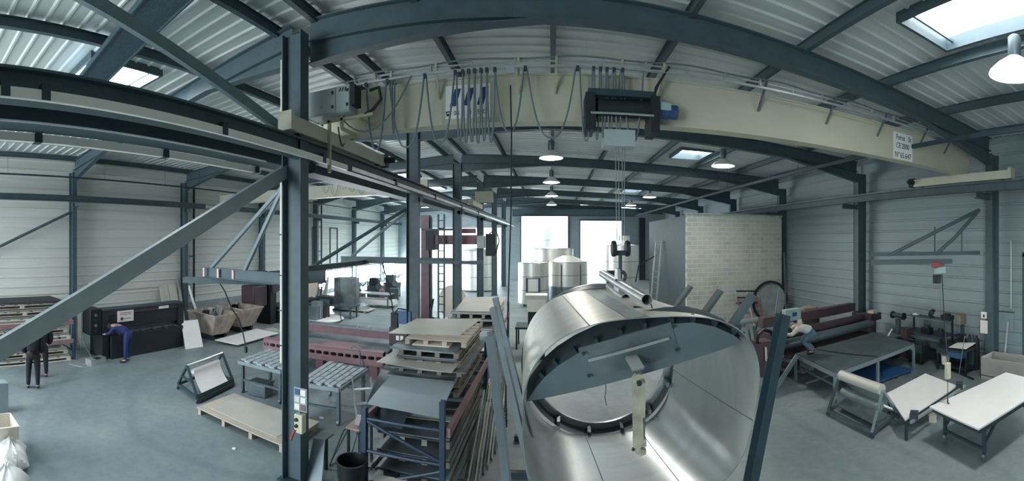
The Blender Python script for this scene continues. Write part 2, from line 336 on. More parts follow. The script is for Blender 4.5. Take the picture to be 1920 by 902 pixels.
# busbar cover strip of the near runway (lit cream conductor rail)
t = thing('conductor_rail', 'long cream conductor rail strip clipped to the near crane runway beam', 'conductor rail', (-3.72, Y0+4, 5.35))
MB().bx((-3.78, Y0+4, 5.335), (-3.73, 7.0, 5.435)).build('cover', 'light_rail', t); MB().bx((-3.79, 7.2, 5.36), (-3.74, YE-1, 5.44)).build('cover', 'zinc', t)
for y in (.95, 1.35, 3.7, 6.1, 9.5, 13, 17, 21): MB().bx((-3.81, y, 5.34), (-3.72, y+.09, 5.5)).build('clip', 'steel_dark', t)
# left bay rails below (light trough rail + cable tray)
t = thing('conductor_rail', 'pale conductor rail hung under the roof of the left bay', 'conductor rail', (-5.0, 0, 5.2))
a = atX(0, 260, -5.0); b = atX(486, 320, -5.0); MB().bx((-5.05, Y0+6, 5.24), (-4.96, b.y, 5.345)).build('cover', 'light_rail', t)
for x in (63, 303, 475): q = atX(x, 262, -5.0); MB().bx((-5.07, q.y, 5.235), (-4.94, q.y+.1, 5.38)).build('hanger', 'steel_dark', t)
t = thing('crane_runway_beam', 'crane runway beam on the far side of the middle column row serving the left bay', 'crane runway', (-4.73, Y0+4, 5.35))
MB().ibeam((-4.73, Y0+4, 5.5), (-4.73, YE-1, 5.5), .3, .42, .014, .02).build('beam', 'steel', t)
(MB().tube([(-4.5, Y0+6, 5.345), (-4.5, 5.5, 5.345)], .014, 8).build('lit_edge', 'white', t))  # white strip imitates the light caught along the lower flange edge
# wide perforated cable tray (upper left)
p = [at(360, 0, 7.2), at(320, 0, 7.2)]
t = MB(); a0 = V((-5.2, 3.0, 7.62)); 
A = at(338, -30, 7.5); B = at(160, 165, 7.5); d = (B-A).normalized(); A -= d*1.5; B += d*.8; n = V((-d.y, d.x, 0))
t.bar(A, B, .62, .03); t.bar(A+n*.31, B+n*.31, .03, .1); t.bar(A-n*.31, B-n*.31, .03, .1)
cm = mat('mesh_tray', '#39505a', .6, 0, .3, 40)
tag(t.build('cable_tray', cm), 'wide dark mesh cable tray hung under the roof, upper left', 'cable tray')
# diagonal braces of the middle row -------------------------------------------
x = XC
t = MB(); t.chan((x, 5.9, 5.28), (x, .2, 2.43), .21, .09, .012); tag(t.build('diagonal_brace', 'brace'), 'broad pale diagonal brace dropping from the first middle column to the left', 'brace')
t = MB(); t.chan((x, 5.9, 5.78), (x, .2, 7.2), .16, .08, .012); tag(t.build('diagonal_brace', 'steel_light'), 'steel brace rising from the first middle column to the roof, upper left', 'brace')
# thin roof lines: services rail, wires
t = MB(); a = atY(1700, 245, 6.4); b = at(1920, 190, 6.95)
tag(MB().tube([(XL+.35, 7.1, 5.2), (XL+.35, 1.3, 2.5)], .06, 8).build('wall_brace', 'steel'), 'dark diagonal brace rod on the left wall at the edge of the picture', 'brace')
# block room -----------------------------------------------------------------------
m = bpy.data.materials.new('blockwork'); m.use_nodes = True; M['blockwork'] = m; N = m.node_tree.nodes; L = m.node_tree.links; bs = N['Principled BSDF']
tc = N.new('ShaderNodeTexCoord'); sp = N.new('ShaderNodeSeparateXYZ'); cb = N.new('ShaderNodeCombineXYZ'); L.new(tc.outputs['Object'], sp.inputs[0]); L.new(sp.outputs['X'], cb.inputs['X']); L.new(sp.outputs['Z'], cb.inputs['Y'])
bk = N.new('ShaderNodeTexBrick'); L.new(cb.outputs[0], bk.inputs['Vector']); bk.inputs['Scale'].default_value = 1; bk.inputs['Brick Width'].default_value = .5; bk.inputs['Row Height'].default_value = .21; bk.inputs['Mortar Size'].default_value = .014
bk.inputs['Color1'].default_value = lin('#b1b5ae'); bk.inputs['Color2'].default_value = lin('#a0a8a5'); bk.inputs['Mortar'].default_value = lin('#c4c6bd'); bk.inputs['Bias'].default_value = .1
nz = N.new('ShaderNodeTexNoise'); nz.inputs['Scale'].default_value = 1.1; nz.inputs['Detail'].default_value = 5; L.new(tc.outputs['Object'], nz.inputs['Vector'])
rp = N.new('ShaderNodeValToRGB'); rp.color_ramp.elements[0].position = .42; rp.color_ramp.elements[1].position = .62; L.new(nz.outputs['Fac'], rp.inputs[0])
mx = N.new('ShaderNodeMix'); mx.data_type = 'RGBA'; L.new(rp.outputs[0], mx.inputs[0]); L.new(bk.outputs['Color'], mx.inputs[6]); mx.inputs[7].default_value = lin('#bfc1b8')
ms = N.new('ShaderNodeMix'); ms.data_type = 'RGBA'; ms.inputs[0].default_value = .55; L.new(bk.outputs['Color'], ms.inputs[6]); L.new(mx.outputs[2], ms.inputs[7]); L.new(ms.outputs[2], bs.inputs['Base Color']); bs.inputs['Roughness'].default_value = .9
bw = MB(); bw.bx((6.03, 18.0, 0), (11.05, 18.2, 5.2)); tag(bw.build('wall_block', 'blockwork'), 'unpainted concrete block wall facing the camera, right of centre', 'wall', kind='structure')
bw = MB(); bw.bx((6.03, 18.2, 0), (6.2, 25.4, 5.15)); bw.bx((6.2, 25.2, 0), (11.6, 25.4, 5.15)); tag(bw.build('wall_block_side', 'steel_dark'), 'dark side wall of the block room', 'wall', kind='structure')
tag(MB().bx((5.98, 17.96, 5.2), (11.1, 18.24, 5.26)).build('trim_1', 'concrete'), 'pale coping along the top of the block wall', 'coping', kind='structure')
# down pipes on both walls
for n, (xx, yy, lab) in enumerate(((XL+.2, 13.9, 'thin dark rain pipe beside the second left wall column'), (XL+.2, 26.1, 'thin dark rain pipe beside the fourth left wall column'), (11.5, 12.95, 'thin dark rain pipe beside the second right wall column'))):
    t = thing('rain_pipe', lab, 'pipe', (xx, yy, 0)); MB().tube([(xx, yy, .0), (xx, yy, 7.0)], .06, 10).build('pipe', 'steel_dark', t)
    for z in (1.2, 3.2, 5.0): MB().box((xx, yy-.12, z), (.14, .3, .05)).build('clamp', 'steel_dark', t)
# ================================================================== OVERHEAD CRANE
GY = 7.0
t = thing('overhead_crane', 'cream overhead travelling crane girder spanning the hall on the two runways', 'crane', (0, GY, 5.7))
mb = MB(); mb.bx((-4.2, GY-.15, 5.96), (10.7, GY+.15, 5.985)); mb.bx((-4.2, GY-.12, 5.985), (10.7, GY+.12, 6.72)); mb.bx((-4.2, GY-.15, 6.72), (10.7, GY+.15, 6.75)); mb.build('girder', 'cream', t)
for x, ya, yb in ((-3.88, 5.3, 8.9), (10.35, 5.3, 8.7)):
    e = MB(); e.bx((x-.11, ya, 5.72), (x+.11, yb, 5.955)); b = e.build('end_truck', 'cream', t)
    for yy in (ya+.25, yb-.25): MB().lathe((x-.07, yy, 5.8), [(.0, 0), (.11, 0), (.11, .14), (0, .14)], 18, (1, 0, 0)).build('wheel', 'steel_dark', b)
    g = MB(); g.lathe((x, yb+.02, 5.86), [(.0, 0), (.1, 0), (.1, .1), (.07, .12), (.07, .34), (.0, .36)], 16, (1 if x < 0 else -1, 0, 0)); g.bx((x-.12, yb, 5.72), (x+.12, yb+.2, 6.0)); g.build('travel_motor', 'near_black', b)
    k = MB(); k.bx((x-.13, ya-.1, 5.72), (x+.13, ya, 6.02)); k.build('buffer_plate', 'cream', b)
# web brackets + cable track
cy = GY-.42
tr = MB(); tr.bx((-3.9, cy-.02, 6.735), (10.6, cy+.02, 6.77)); tr.bx((-3.9, cy+.05, 6.85), (10.6, cy+.07, 6.875)); c = tr.build('festoon_track', 'zinc', t)
for x in (-3.0, -1.9, -.55, .05, 1.1, 1.8, 3.7, 5.3, 6.8, 8.3, 9.4):
    MB().bar((x, GY-.13, 6.42), (x+.02, cy-.02, 6.9), .035, .035).build('track_bracket', 'cream_dark' if x < 3 else 'zinc_dark', t)
ins = MB(); x = -3.4
for k in range(20): MB().bx((-3.4+k*.7, cy+.03, 6.8), (-3.37+k*.7, cy+.1, 6.9)).build('track_clip', 'zinc', c)
tw = MB().tube([(x/10, cy+.05, 6.92+.02*math.sin(x*.35)) for x in range(-34, 106, 3)], .014, 6); tw.build('track_cable', 'grey_cable', c)
# hoist ------------------------------------------------------------------------
h = thing('rope_hoist', 'dark blue electric rope hoist hanging on the cream crane girder', 'hoist', (1.1, GY-.35, 5.55))
hy = GY-.38
MB().lathe((.72, hy, 6.12), [(0, 0), (.15, 0), (.15, .86), (0, .86)], 24, (1, 0, 0)).build('rope_drum', 'near_black', h)
MB().bx((.56, hy-.17, 6.27), (1.62, hy+.12, 6.37)).build('drum_cover', 'steel_dark', h)
for x in (.52, 1.56): MB().bx((x, hy-.2, 5.72), (x+.14, hy+.3, 6.3)).build('side_plate', 'near_black', h)
MB().tube([(.6, hy-.2, 5.98), (1.6, hy-.2, 5.98)], .018, 8).build('guide_rod', 'zinc', h)
mt = MB(); mt.lathe((1.7, hy, 6.12), [(0, 0), (.13, 0), (.13, .18), (.115, .19), (.115, .34), (0, .36)], 20, (1, 0, 0)); mt.build('hoist_motor', 'motor_blue', h)
MB().bx((1.72, hy-.16, 6.1), (1.9, hy-.1, 6.22)).build('terminal_box', 'teal_box', h)
MB().bx((.82, hy-.1, 5.5), (1.32, hy+.26, 5.76)).build('lower_block', 'cabinet', h)
for x in (.5, 1.58):
    for y in (GY-.19, GY+.19): MB().lathe((x+.08, y-.03, 6.02), [(0, 0), (.07, 0), (.07, .06), (0, .06)], 16, (0, 1, 0)).build('trolley_wheel', 'zinc_dark', h)
lg = MB(); lg.tube([(1.62, hy, 6.3), (1.72, hy, 6.55), (1.85, hy-.05, 6.78)], .02, 8); lg.tube([(1.66, hy, 6.3), (1.68, hy, 6.5), (1.9, hy-.05, 6.85)], .02, 8); lg.build('cable_arm', 'near_black', h)
for x in (1.02, 1.07, 1.13, 1.17): MB().tube([(x, hy+.02, 5.55), (1.09+(x-1.09)*.8, 6.6, 4.0)], .007, 6).build('rope', 'zinc_dark', h)
# hook block
hb = thing('hook_block', 'heavy dark hook block hanging from the hoist ropes above the steel drum', 'hook block', (1.09, 6.6, 3.3))
for x in (.98, 1.20):
    MB().lathe((x-.03, 6.6, 3.87), [(0, 0), (.12, .0), (.13, .02), (.13, .05), (.12, .07), (0, .07)], 20, (1, 0, 0)).build('sheave_plate', 'near_black', hb)
MB().bx((.98, 6.56, 3.76), (1.2, 6.64, 3.84)).build('crosshead', 'steel_dark', hb)
hk = MB(); hk.tube([(1.09, 6.6, 3.78), (1.09, 6.6, 3.55), (1.09, 6.6, 3.5)]+[(1.09+.085*math.sin(a*.3), 6.6, 3.42+.085*math.cos(a*.3)) for a in range(0, 15)], .028, 10, taper=[.03, .03, .03]+[.032-.001*a for a in range(15)]); hk.build('hook', 'steel_dark', hb)
# logo plate + type plate
f = GY-.125
ROT = lambda x, z, y: Matrix.Translation((x, y, z)) @ Matrix.Rotation(PI/2, 4, 'X')
pl = thing('maker_plate', 'white plate with three slanted blue bars and a telephone number on the crane girder', 'sign', (-1.4, f, 6.1))
MB().bx((-1.79, f-.012, 6.06), (-1.02, f, 6.62)).build('board', 'white', pl)
lb = MB()
for i in range(3):
    x = -1.72+i*.235; lb.slab([(x, f-.016, 6.27), (x+.11, f-.016, 6.27), (x+.2, f-.016, 6.56), (x+.09, f-.016, 6.56)], .003, (0, -1, 0))
lb.build('emblem', 'logo_blue', pl)
for s_, x_ in (('05', -1.6), ('8', -1.37), ('65', -1.25), ('05', -1.1)): text(s_, .105, ROT(x_, 6.15, f-.014), 'ink', pl)
ph = MB(); ph.bx((-1.775, f-.016, 6.11), (-1.70, f-.012, 6.15)); ph.bx((-1.785, f-.016, 6.17), (-1.69, f-.012, 6.19)); ph.bx((-1.785, f-.016, 6.155), (-1.765, f-.012, 6.18)); ph.bx((-1.71, f-.016, 6.155), (-1.69, f-.012, 6.18)); ph.build('telephone_symbol', 'ink', pl)
tp = thing('type_plate', 'white plate with load and serial number near the right end of the crane girder', 'sign', (7.7, f, 6.1))
x0 = atY(1675, 280, f).x; x1 = atY(1710, 280, f).x; xm = (x0+x1)/2
MB().bx((x0, f-.012, 5.99), (x1, f, 6.64)).build('board', 'white', tp)
for s, z, sz, dx in (('Force', 6.52, .14, -.1), ('5t', 6.52, .14, .24), ('CE', 6.32, .14, -.17), ('2000', 6.32, .14, .08), ('Nº', 6.09, .15, -.22), ('65.647', 6.09, .15, .09)): text(s, sz, ROT(xm+dx, z, f-.014) @ Matrix.Diagonal((1.0, 1.3, 1, 1)), 'ink', tp)
# electrical cabinet
cb = thing('electrical_cabinet', 'grey electrical cabinet mounted at the left end of the crane girder', 'cabinet', (-3.3, 6.4, 6.2))
c0 = atY(583, 190, 6.3); c1 = atY(662, 190, 6.3)
MB().bx((c0.x, 6.18, 6.17), (c1.x, 6.5, 6.62)).build('body', 'cabinet', cb, bevel=.012)
for a, b in ((c0.x+.01, -3.53), (-3.52, c1.x-.01)):
    d = MB().bx((a, 6.165, 6.19), (b, 6.18, 6.6)).build('door', 'cabinet', cb, bevel=.004)
    for z in (6.26, 6.5): MB().bx((-3.60 if b < -3.4 else b-.05, 6.15, z), (-3.565 if b < -3.4 else b-.015, 6.165, z+.05)).build('latch', 'near_black', d)
e = MB()
for i in range(3):
    x = c1.x-.2+i*.05; e.slab([(x, 6.16, 6.52), (x+.025, 6.16, 6.52), (x+.05, 6.16, 6.58), (x+.025, 6.16, 6.58)], .003, (0, -1, 0))
e.build('emblem', 'ink', cb)
e = MB(); e.slab([(-3.85, 6.162, 6.28), (-3.77, 6.162, 6.28), (-3.81, 6.162, 6.35)], .003, (0, -1, 0)); e.build('warning_triangle', 'glass_grey', cb)
MB().bx((c1.x, 6.2, 6.28), (c1.x+.08, 6.45, 6.62)).build('cable_gland', 'near_black', cb)
fr = MB(); fr.bar((-3.95, 6.35, 6.1), (-2.9, 6.35, 6.12), .05, .05); fr.bar((-3.75, 6.35, 5.2), (-3.75, 6.35, 6.12), .05, .05); fr.bar((-3.5, 6.35, 5.95), (-3.5, 6.9, 5.95), .05, .05); fr.bar((-3.5, 6.35, 5.95), (-3.5, 6.35, 6.18), .05, .05); fr.bar((-3.2, 6.35, 6.1), (-3.2, 6.9, 6.1), .05); fr.build('bracket', 'cream_dark', cb)
MB().tube([(-2.95, 6.3, 6.5), (-2.8, 6.35, 6.55), (-2.76, 6.35, 6.35), (-2.9, 6.35, 6.2), (-3.05, 6.35, 6.13)], .03, 8).build('conduit', 'near_black', cb)
MB().tube(sag((-3.5, 6.4, 6.1), (-2.3, 6.55, 6.74), .5), .014, 6).build('feed_cable', 'grey_cable', cb)
MB().tube(sag((-3.6, 6.4, 6.0), (-3.8, 7.0, 5.9), .2), .012, 6).build('feed_cable', 'near_black', cb)
# festoon cable loops
def X(px): return atY(px, 145, cy).x
t = thing('festoon_cable', 'grey flat cable hanging in loops from the track along the crane girder', 'cable', (0, cy, 6.0))
pts = [(687, 250), (727, 262), (763, 285), (803, 295)]
def loop(xa, xb, ybot, r=.016):
    a, b = X(xa), X(xb); zb = atY((xa+xb)/2, ybot, cy).z; w = abs(b-a)
    P = [];
    for i in range(21):
        u = i/20; s = 2*u-1; z = 6.72-(6.72-zb)*(1-abs(s)**2.6)
        P.append((lerp(a, b, u), cy, z))
    MB().tube(P, r, 6).build('cable_loop', 'grey_cable', t)
for a, b, yb in ((687, 724, 280), (730, 795, 276), (799, 852, 268), (735, 740, 250)): loop(a, b, yb)
for a, b, yb in ((856, 868, 265), (868, 879, 268), (879, 890, 266), (890, 902, 268), (902, 913, 264), (913, 928, 266), (928, 982, 246), (988, 1079, 258), (1087, 1111, 264), (1114, 1124, 262), (1127, 1136, 258), (1139, 1149, 260), (1153, 1166, 258), (1168, 1206, 266)): loop(a, b, yb)
for px_ in (687, 727, 797, 854, 868, 879, 890, 902, 913, 928, 985, 1083, 1113, 1126, 1138, 1151, 1167): MB().box((X(px_), cy, 6.72), (.05, .06, .07)).build('cable_trolley', 'steel_dark', t)
# pendant
pd = thing('pendant_control', 'black push-button pendant hanging on a long cable from the crane girder', 'pendant control', (-.66, 6.55, 1.0))
q0 = atY(957, 160, 6.55); qb = atY(947, 765, 6.55)
MB().tube([q0, atY(959, 250, 6.55), atY(958, 400, 6.55), atY(953, 560, 6.55), qb], .013, 6).build('cable', 'near_black', pd)
b = MB(); b.box((qb.x, 6.55, qb.z-.15), (.07, .06, .3)); b.build('handset', 'near_black', pd, bevel=.01)
for i in range(4): MB().lathe((qb.x, 6.52, qb.z-.07-i*.05), [(0, 0), (.012, 0), (.012, .012), (0, .012)], 10, (0, -1, 0)).build('button', 'zinc_dark', pd)
MB().box((q0.x, 6.55, 6.68), (.14, .08, .1)).build('cable_box', 'cabinet', pd)
# second crane in the left bay
t = thing('overhead_crane', 'cream crane girder of the left bay, seen behind the middle columns', 'crane', (-10, 15.4, 5.6))
MB().bx((XL+.7, 15.25, 5.85), (-4.7, 15.5, 6.35)).build('girder', 'cream', t); MB().bx((XL+.7, 15.2, 5.83), (-4.7, 15.55, 5.86)).build('lower_flange', 'cream', t)
for x in (XL+.75, -4.75): MB().bx((x-.1, 14.2, 5.6), (x+.1, 16.6, 5.82)).build('end_truck', 'cream', t)
hst = MB(); hst.lathe((-6.2, 15.2, 5.72), [(0, 0), (.14, 0), (.14, .7), (0, .7)], 16, (1, 0, 0)); hst.bx((-5.6, 15.0, 5.6), (-5.2, 15.4, 5.9)); hst.build('hoist', 'near_black', t)
for i in range(9): MB().tube(sag((-9.3+i*.42, 15.1, 6.3), (-8.92+i*.42, 15.1, 6.3), .3+.15*math.sin(i*2.1)), .012, 5).build('cable_loop', 'grey_cable', t)
t = thing('overhead_crane', 'distant second cream crane girder in the main bay, behind the fourth column', 'crane', (3, 22, 5.7)); 
MB().bx((-3.9, 20.9, 5.95), (-3.0, 21.15, 6.5)).build('girder', 'cream', t); MB().bx((-4.0, 19.6, 5.69), (-3.76, 22.4, 5.95)).build('end_truck', 'cream', t); 
# ================================================================== HIGH-BAY LAMPS
def lamp(x, y, z, label):
    t = thing('pendant_lamp', label, 'lamp', (x, y, z), 0, 'high-bay lamps'); zr_ = roofz(x)-.27
    MB().lathe((x, y, z+.17), [(.0, 0), (.1, 0), (.11, .02), (.11, .3), (.07, .34), (0, .34)], 18).build('ballast_housing', 'zinc_dark', t)
    MB().lathe((x, y, z-.12), [(.42, 0), (.41, .03), (.3, .14), (.12, .27), (.0, .27)], 24, cap=False).build('lamp_shade', 'lamp_shell', t)
    MB().lathe((x, y, z-.13), [(.0, -.03), (.3, -.01), (.4, .02), (.28, .13), (0, .2)], 24).build('glowing_bowl', 'lamp_glow', t)
    MB().tube([(x, y, z+.5), (x, y, zr_)], .012, 6).build('rod', 'steel_dark', t)
    l = bpy.data.lights.new('lamp_light', 'SPOT'); l.energy = LAMPW; l.color = (1, .96, .88); l.shadow_soft_size = .25; l.spot_size = 2.9; l.spot_blend = .6
    o = bpy.data.objects.new('lamp_light', l); C.objects.link(o); o.location = (x, y, z-.2)
LAMPW = 500
mat('lamp_shell', '#e8e8e0', .3, 0, .03, 3)
for k, (x, y, z) in enumerate(((-.03, 14.6, 7.0), (-.03, 20.6, 6.98), (-.03, 26.8, 6.97), (-.03, 33.2, 6.95))): lamp(x, y, z, 'high-bay pendant lamp in the left file of lamps, '+ORD[k]+' from the camera')
for k, (x, y, z) in enumerate(((6.12, 3.05, 6.85), (6.0, 13.8, 6.8), (6.0, 25.2, 6.8), (6.0, 31.4, 6.8))): lamp(x, y, z, 'high-bay pendant lamp in the right file of lamps, '+ORD[k]+' from the camera')
# ================================================================== JIB CRANES
def jib(root, col, tip, zt, zb, label, ties, cat='jib crane'):
    t = thing('jib_crane', label, cat, root); MB().ibeam((col[0], col[1], zb), (tip[0], tip[1], zb), .2, .1, .01, .014).build('arm', 'steel', t)
    for p in ties: MB().tube([(col[0], col[1], zt), (p[0], p[1], zb+.1)], .045, 8).build('tie_bar', 'post_grey', t)
    return t
t = jib((-4.4, 5.9, 3.3), (-4.3, 5.75), (-6.62, 5.95), 4.95, 3.34, 'steel jib arm with salmon stiffeners on the first middle column', [(-6.3, 5.93), (-5.3, 5.85)])
for i in range(5):
    x = -6.45+i*.42; MB().box((x, 5.9-.0-.055, 3.34), (.05, .02, .18)).build('stiffener', 'salmon', t)
MB().bar((-6.85, 5.62, 3.17), (-5.2, 6.6, 3.17), .1, .12).build('hanging_rail', 'steel', t)
MB().tube([atY(405, 520, 6.0), atY(422, 547, 6.1), atY(434, 578, 6.2), atY(448, 598, 6.3), atY(455, 622, 6.4), atY(461, 650, 6.4)], .014, 6).build('cable', 'near_black', t); q = atY(461, 656, 6.4); MB().box(q, (.05, .05, .12)).build('pendant_handset', 'near_black', t)
t = jib((-4.4, 12.1, 3.3), (-4.4, 12.1), (-6.7, 12.1), 4.9, 3.38, 'steel jib arm with two tie bars on the second middle column', [(-6.3, 12.1)])
MB().ibeam((-5.72, 8.6, 3.3), (-5.85, 12.4, 3.3), .14, .1).build('hanging_rail', 'steel', t); MB().tube([(-4.4, 12.0, 4.95), (-5.75, 9.0, 3.37)], .05, 8).build('tie_bar', 'steel', t)
MB().tube([(-5.2, 12.05, 3.3), (-5.0, 12.1, 2.6), (-4.9, 12.15, 2.0), (-4.75, 12.1, 1.0), (-4.7, 12.1, .02)], .02, 6).build('cable', 'near_black', t)
t = thing('jib_crane', 'wall jib with two sloping tubes and a red chain hoist on the right wall column', 'jib crane', (11.1, 6.8, 3.4))
A = V((11.1, 6.75, 3.62)); T = V((7.95, 8.3, 3.62)); top = V((11.05, 6.72, 4.95))
MB().bar(A, T, .09, .11).build('arm', 'steel', t); e1 = lerp(A, T, .82); e2 = lerp(A, T, .42)
MB().tube([top, e1], .055, 10).build('tie_bar', 'steel', t); MB().tube([top, lerp(top, e2, .6)-V((0, 0, .08)), e2], .055, 10).build('tie_bar', 'steel', t)
MB().tube([lerp(A, T, .44), V((lerp(A, T, .44).x, lerp(A, T, .44).y, 4.4))], .025, 8).build('hanger', 'steel', t); MB().tube([lerp(A, T, .18), V((lerp(A, T, .18).x, lerp(A, T, .18).y, 4.4))], .02, 8).build('hanger', 'steel', t)
a = lerp(A, T, .33)+V((-.15, -.3, -.22)); b = lerp(A, T, 1.0)+V((0, 0, -.22)); MB().bar(a, b, .1, .14).build('trolley_rail', 'steel', t)
hp = lerp(a, b, .16); 
h = thing('chain_hoist', 'small red electric chain hoist hanging from the right wall jib', 'hoist', (hp.x, hp.y, 3.0))
MB().lathe((hp.x-.28, hp.y, 3.3), [(0, 0), (.08, 0), (.09, .03), (.09, .4), (.07, .44), (0, .44)], 16, (1, 0, 0)).build('motor', 'red_mark', h)
MB().bx((hp.x-.14, hp.y-.08, 3.06), (hp.x+.2, hp.y+.08, 3.24)).build('gearbox', 'teal_box', h); MB().bx((hp.x-.2, hp.y-.08, 2.78), (hp.x-.02, hp.y+.08, 3.02)).build('chain_bucket', 'near_black', h)
lp = at(1777, 735, 1.0); cx = V((lp.x, lp.y, 3.05))
MB().tube([(hp.x+.12, hp.y, 3.1), lerp(V((hp.x+.12, hp.y, 3.1)), lp, .5), (lp.x, lp.y, 1.55)], .012, 6).build('chain', 'near_black', h)
MB().tube([(hp.x+.02, hp.y, 3.1), (hp.x+.0, hp.y-.05, 1.4)], .006, 6).build('chain', 'zinc_dark', h)
hs = MB(); hs.box((lp.x, lp.y, 1.42), (.11, .09, .32)); hs.build('pendant_handset', 'cream', h, bevel=.015)
MB().tube([(lp.x, lp.y, 1.26), (lp.x, lp.y, .82)], .008, 6).build('chain', 'near_black', h)
hk = MB().tube([(lp.x, lp.y, .86), (lp.x, lp.y, .78)]+[(lp.x+.04*math.sin(k*.4), lp.y, .74+.04*math.cos(k*.4)) for k in range(1, 11)], .014, 8); hk.build('hook', 'near_black', h)
# roof services rail on the right (dark conduit)
a = V((7.2, 7.7, 6.35)); b = V((8.3, 3.9, 6.35))
tag(MB().bx((8.0, Y0+4, 6.33), (8.07, 40, 6.43)).build('service_rail', 'steel_dark'), 'dark service conduit hung below the roof on the right', 'conduit')
for y in (3, 7.7, 12, 18): MB().tube([(8.035, y, 6.42), (8.035, y, roofz(8.0)-.05)], .006, 5).build('hanger_wire', 'steel_dark', bpy.data.objects['service_rail'])
tag(MB().bx((XL+1.6, Y0+4, 6.4), (XL+1.66, 40, 6.46)).build('service_rail', 'steel_dark'), 'thin dark service conduit hung below the roof along the left wall', 'conduit')
for y in (4, 8.0, 11, 13, 19): MB().tube([(XL+1.63, y, 6.45), (XL+1.63, y, roofz(XL+1.6)-.05)], .006, 5).build('hanger_wire', 'steel_dark', bpy.data.objects['service_rail.001'])
# ================================================================== STEEL DRUM IN ITS CRADLE
def planef(Cc, az, el):
    ax = V((math.sin(az)*math.cos(el), math.cos(az)*math.cos(el), math.sin(el))); u = ax.cross(V((0, 0, 1))).normalized(); return V(Cc), ax, u, u.cross(ax)
NC, NA, NU, NV = planef((1.09, 4.73, 1.83), 0, .31)
FC, FA, FU, FV = planef((.89, 7.82, 1.66), .05, .13)
def rimpt(s, a, k=1., back=0.):
    """point of the shell; s=0 near rim, 1 far rim, a = angle"""
    rr = 1.5-lerp(.07, .05, s)*math.cos(4*a)
    p = NC+(NU*math.cos(a)+NV*math.sin(a))*rr*k; q = FC+(FU*math.cos(a)+FV*math.sin(a))*rr*k
    return lerp(p, q, s)
def nearp(x, y, off=0.):
    s, c, e = ray(x, y); d = V((s, c, e)); C0 = NC+NA*off-V((0, 0, CAMH)); t = C0.dot(NA)/d.dot(NA); return d*t+V((0, 0, CAMH))
dm = thing('steel_drum', 'large shiny stainless steel drum lying on its side in the foreground', 'steel drum', (1.0, 6.2, .2))
n = 120; A = [2*PI*i/n for i in range(n+1)]
mb = MB(); mb.grid([[rimpt(s/10, a) for a in A] for s in range(11)]); mb.build('outer_skin', 'stainless', dm)
mb = MB(); mb.grid([[rimpt(s/10, -a, .992) for a in A] for s in range(11)]); mb.build('inner_skin', 'stainless_in', dm)
mb = MB(); mb.grid([[rimpt(0, -a) for a in A], [rimpt(0, -a, .992) for a in A]]); mb.build('near_rim', 'zinc', dm); mb = MB(); mb.grid([[rimpt(1, a) for a in A], [rimpt(1, a, .992) for a in A]]); mb.build('far_rim', 'zinc', dm)
for a, k in ((-1.05, .9905), (-.12, .9905), (-1.75, .9905), (2.05, 1.0012)):
    MB().tube([rimpt(s/10, a, k) for s in range(11)], .007, 6).build('weld_seam', 'zinc_dark', dm)
for a0, a1 in ((1.62, 1.78),):
    mb = MB(); mb.grid([[rimpt(s/10, a, 1.003) for s in range(11)] for a in (a0, a0+.05, a1-.05, a1)]); mb.build('seam_strip', 'zinc', dm)
# stiffening ring beyond the far rim
mb = MB(); off = FA*.28
ring = lambda k, o: [FC+o+(FU*math.cos(a)+FV*math.sin(a))*1.5*k for a in A]
mb.grid([ring(.99, off), ring(.9, off)]); mb.grid([ring(.9, off+FA*.05), ring(.99, off+FA*.05)]); mb.grid([ring(.9, off), ring(.9, off+FA*.05)]); mb.grid([ring(.99, off+FA*.05), ring(.99, off)]); mb.build('end_ring', 'zinc', dm)
mb = MB(); mb.grid([ring(.985, FA*.01), ring(.985, off)]); mb.build('ring_skirt', 'plate_dark', dm)
for i in range(14):
    a = i*2*PI/14+.1; p = FC+(FU*math.cos(a)+FV*math.sin(a))*1.5*.955; MB().bar(p+FA*.02, p+off, .06, .09).build('ring_spacer', 'zinc_dark', dm)
# half-moon stiffening plate hanging in the near end
off = .1; SC = NC+NA*off
hm = thing('lifting_plate', 'dull grey half-moon plate fixed across the top of the drum opening', 'plate', SC)
APX = [(987, 752), (1000, 733), (1020, 708), (1045, 686), (1080, 664), (1120, 645), (1165, 629), (1210, 616), (1260, 607), (1300, 604), (1340, 612), (1375, 628), (1392, 641)]
arc = [nearp(*p, off) for p in APX]
def pl_(a, k): rr = 1.5-.07*math.cos(4*a); return SC+(NU*math.cos(a)+NV*math.sin(a))*rr*k
mb = MB(); mb.slab(arc, .012, NA); mb.build('plate', 'plate_mid', hm)
mb = MB(); mb.grid([arc, [a+NA*.34+V((0, 0, .03)) for a in arc]], .01); mb.build('rim_flange', 'plate_dark', hm)
for i in range(2, 12):
    p = arc[i]; tt = (arc[i+1]-arc[i-1]).normalized(); rr_ = tt.cross(NA); rr_ = rr_ if rr_.z > 0 else -rr_
    MB().box(p+NA*.04+rr_*.03, (.04, .08, .07), R=Matrix((tt, NA, rr_)).transposed()).build('tooth', 'steel_dark', hm)
q = [nearp(*p, off-.02) for p in ((1084, 653), (1100, 712), (1275, 664), (1258, 604))]
mb = MB(); mb.slab(q, .015, -NA); mb.build('doubler_plate', 'plate', hm)
a, b = nearp(1103, 676, off-.045), nearp(1255, 634, off-.045); MB().bar(a, b, .02, .03).build('stiffening_rib', 'zinc', hm)
for p in ((1094, 662), (1262, 612), (1268, 655), (1104, 704)): MB().lathe(nearp(*p, off-.05), [(0, 0), (.018, 0), (.018, .02), (0, .02)], 10, -NA).build('bolt', 'steel_dark', hm)
a = nearp(1183, 668, off-.05); b = nearp(1197, 693, off-.22)
MB().bar(a, b, .14, .03, up=NV).build('bracket', 'zinc', hm)
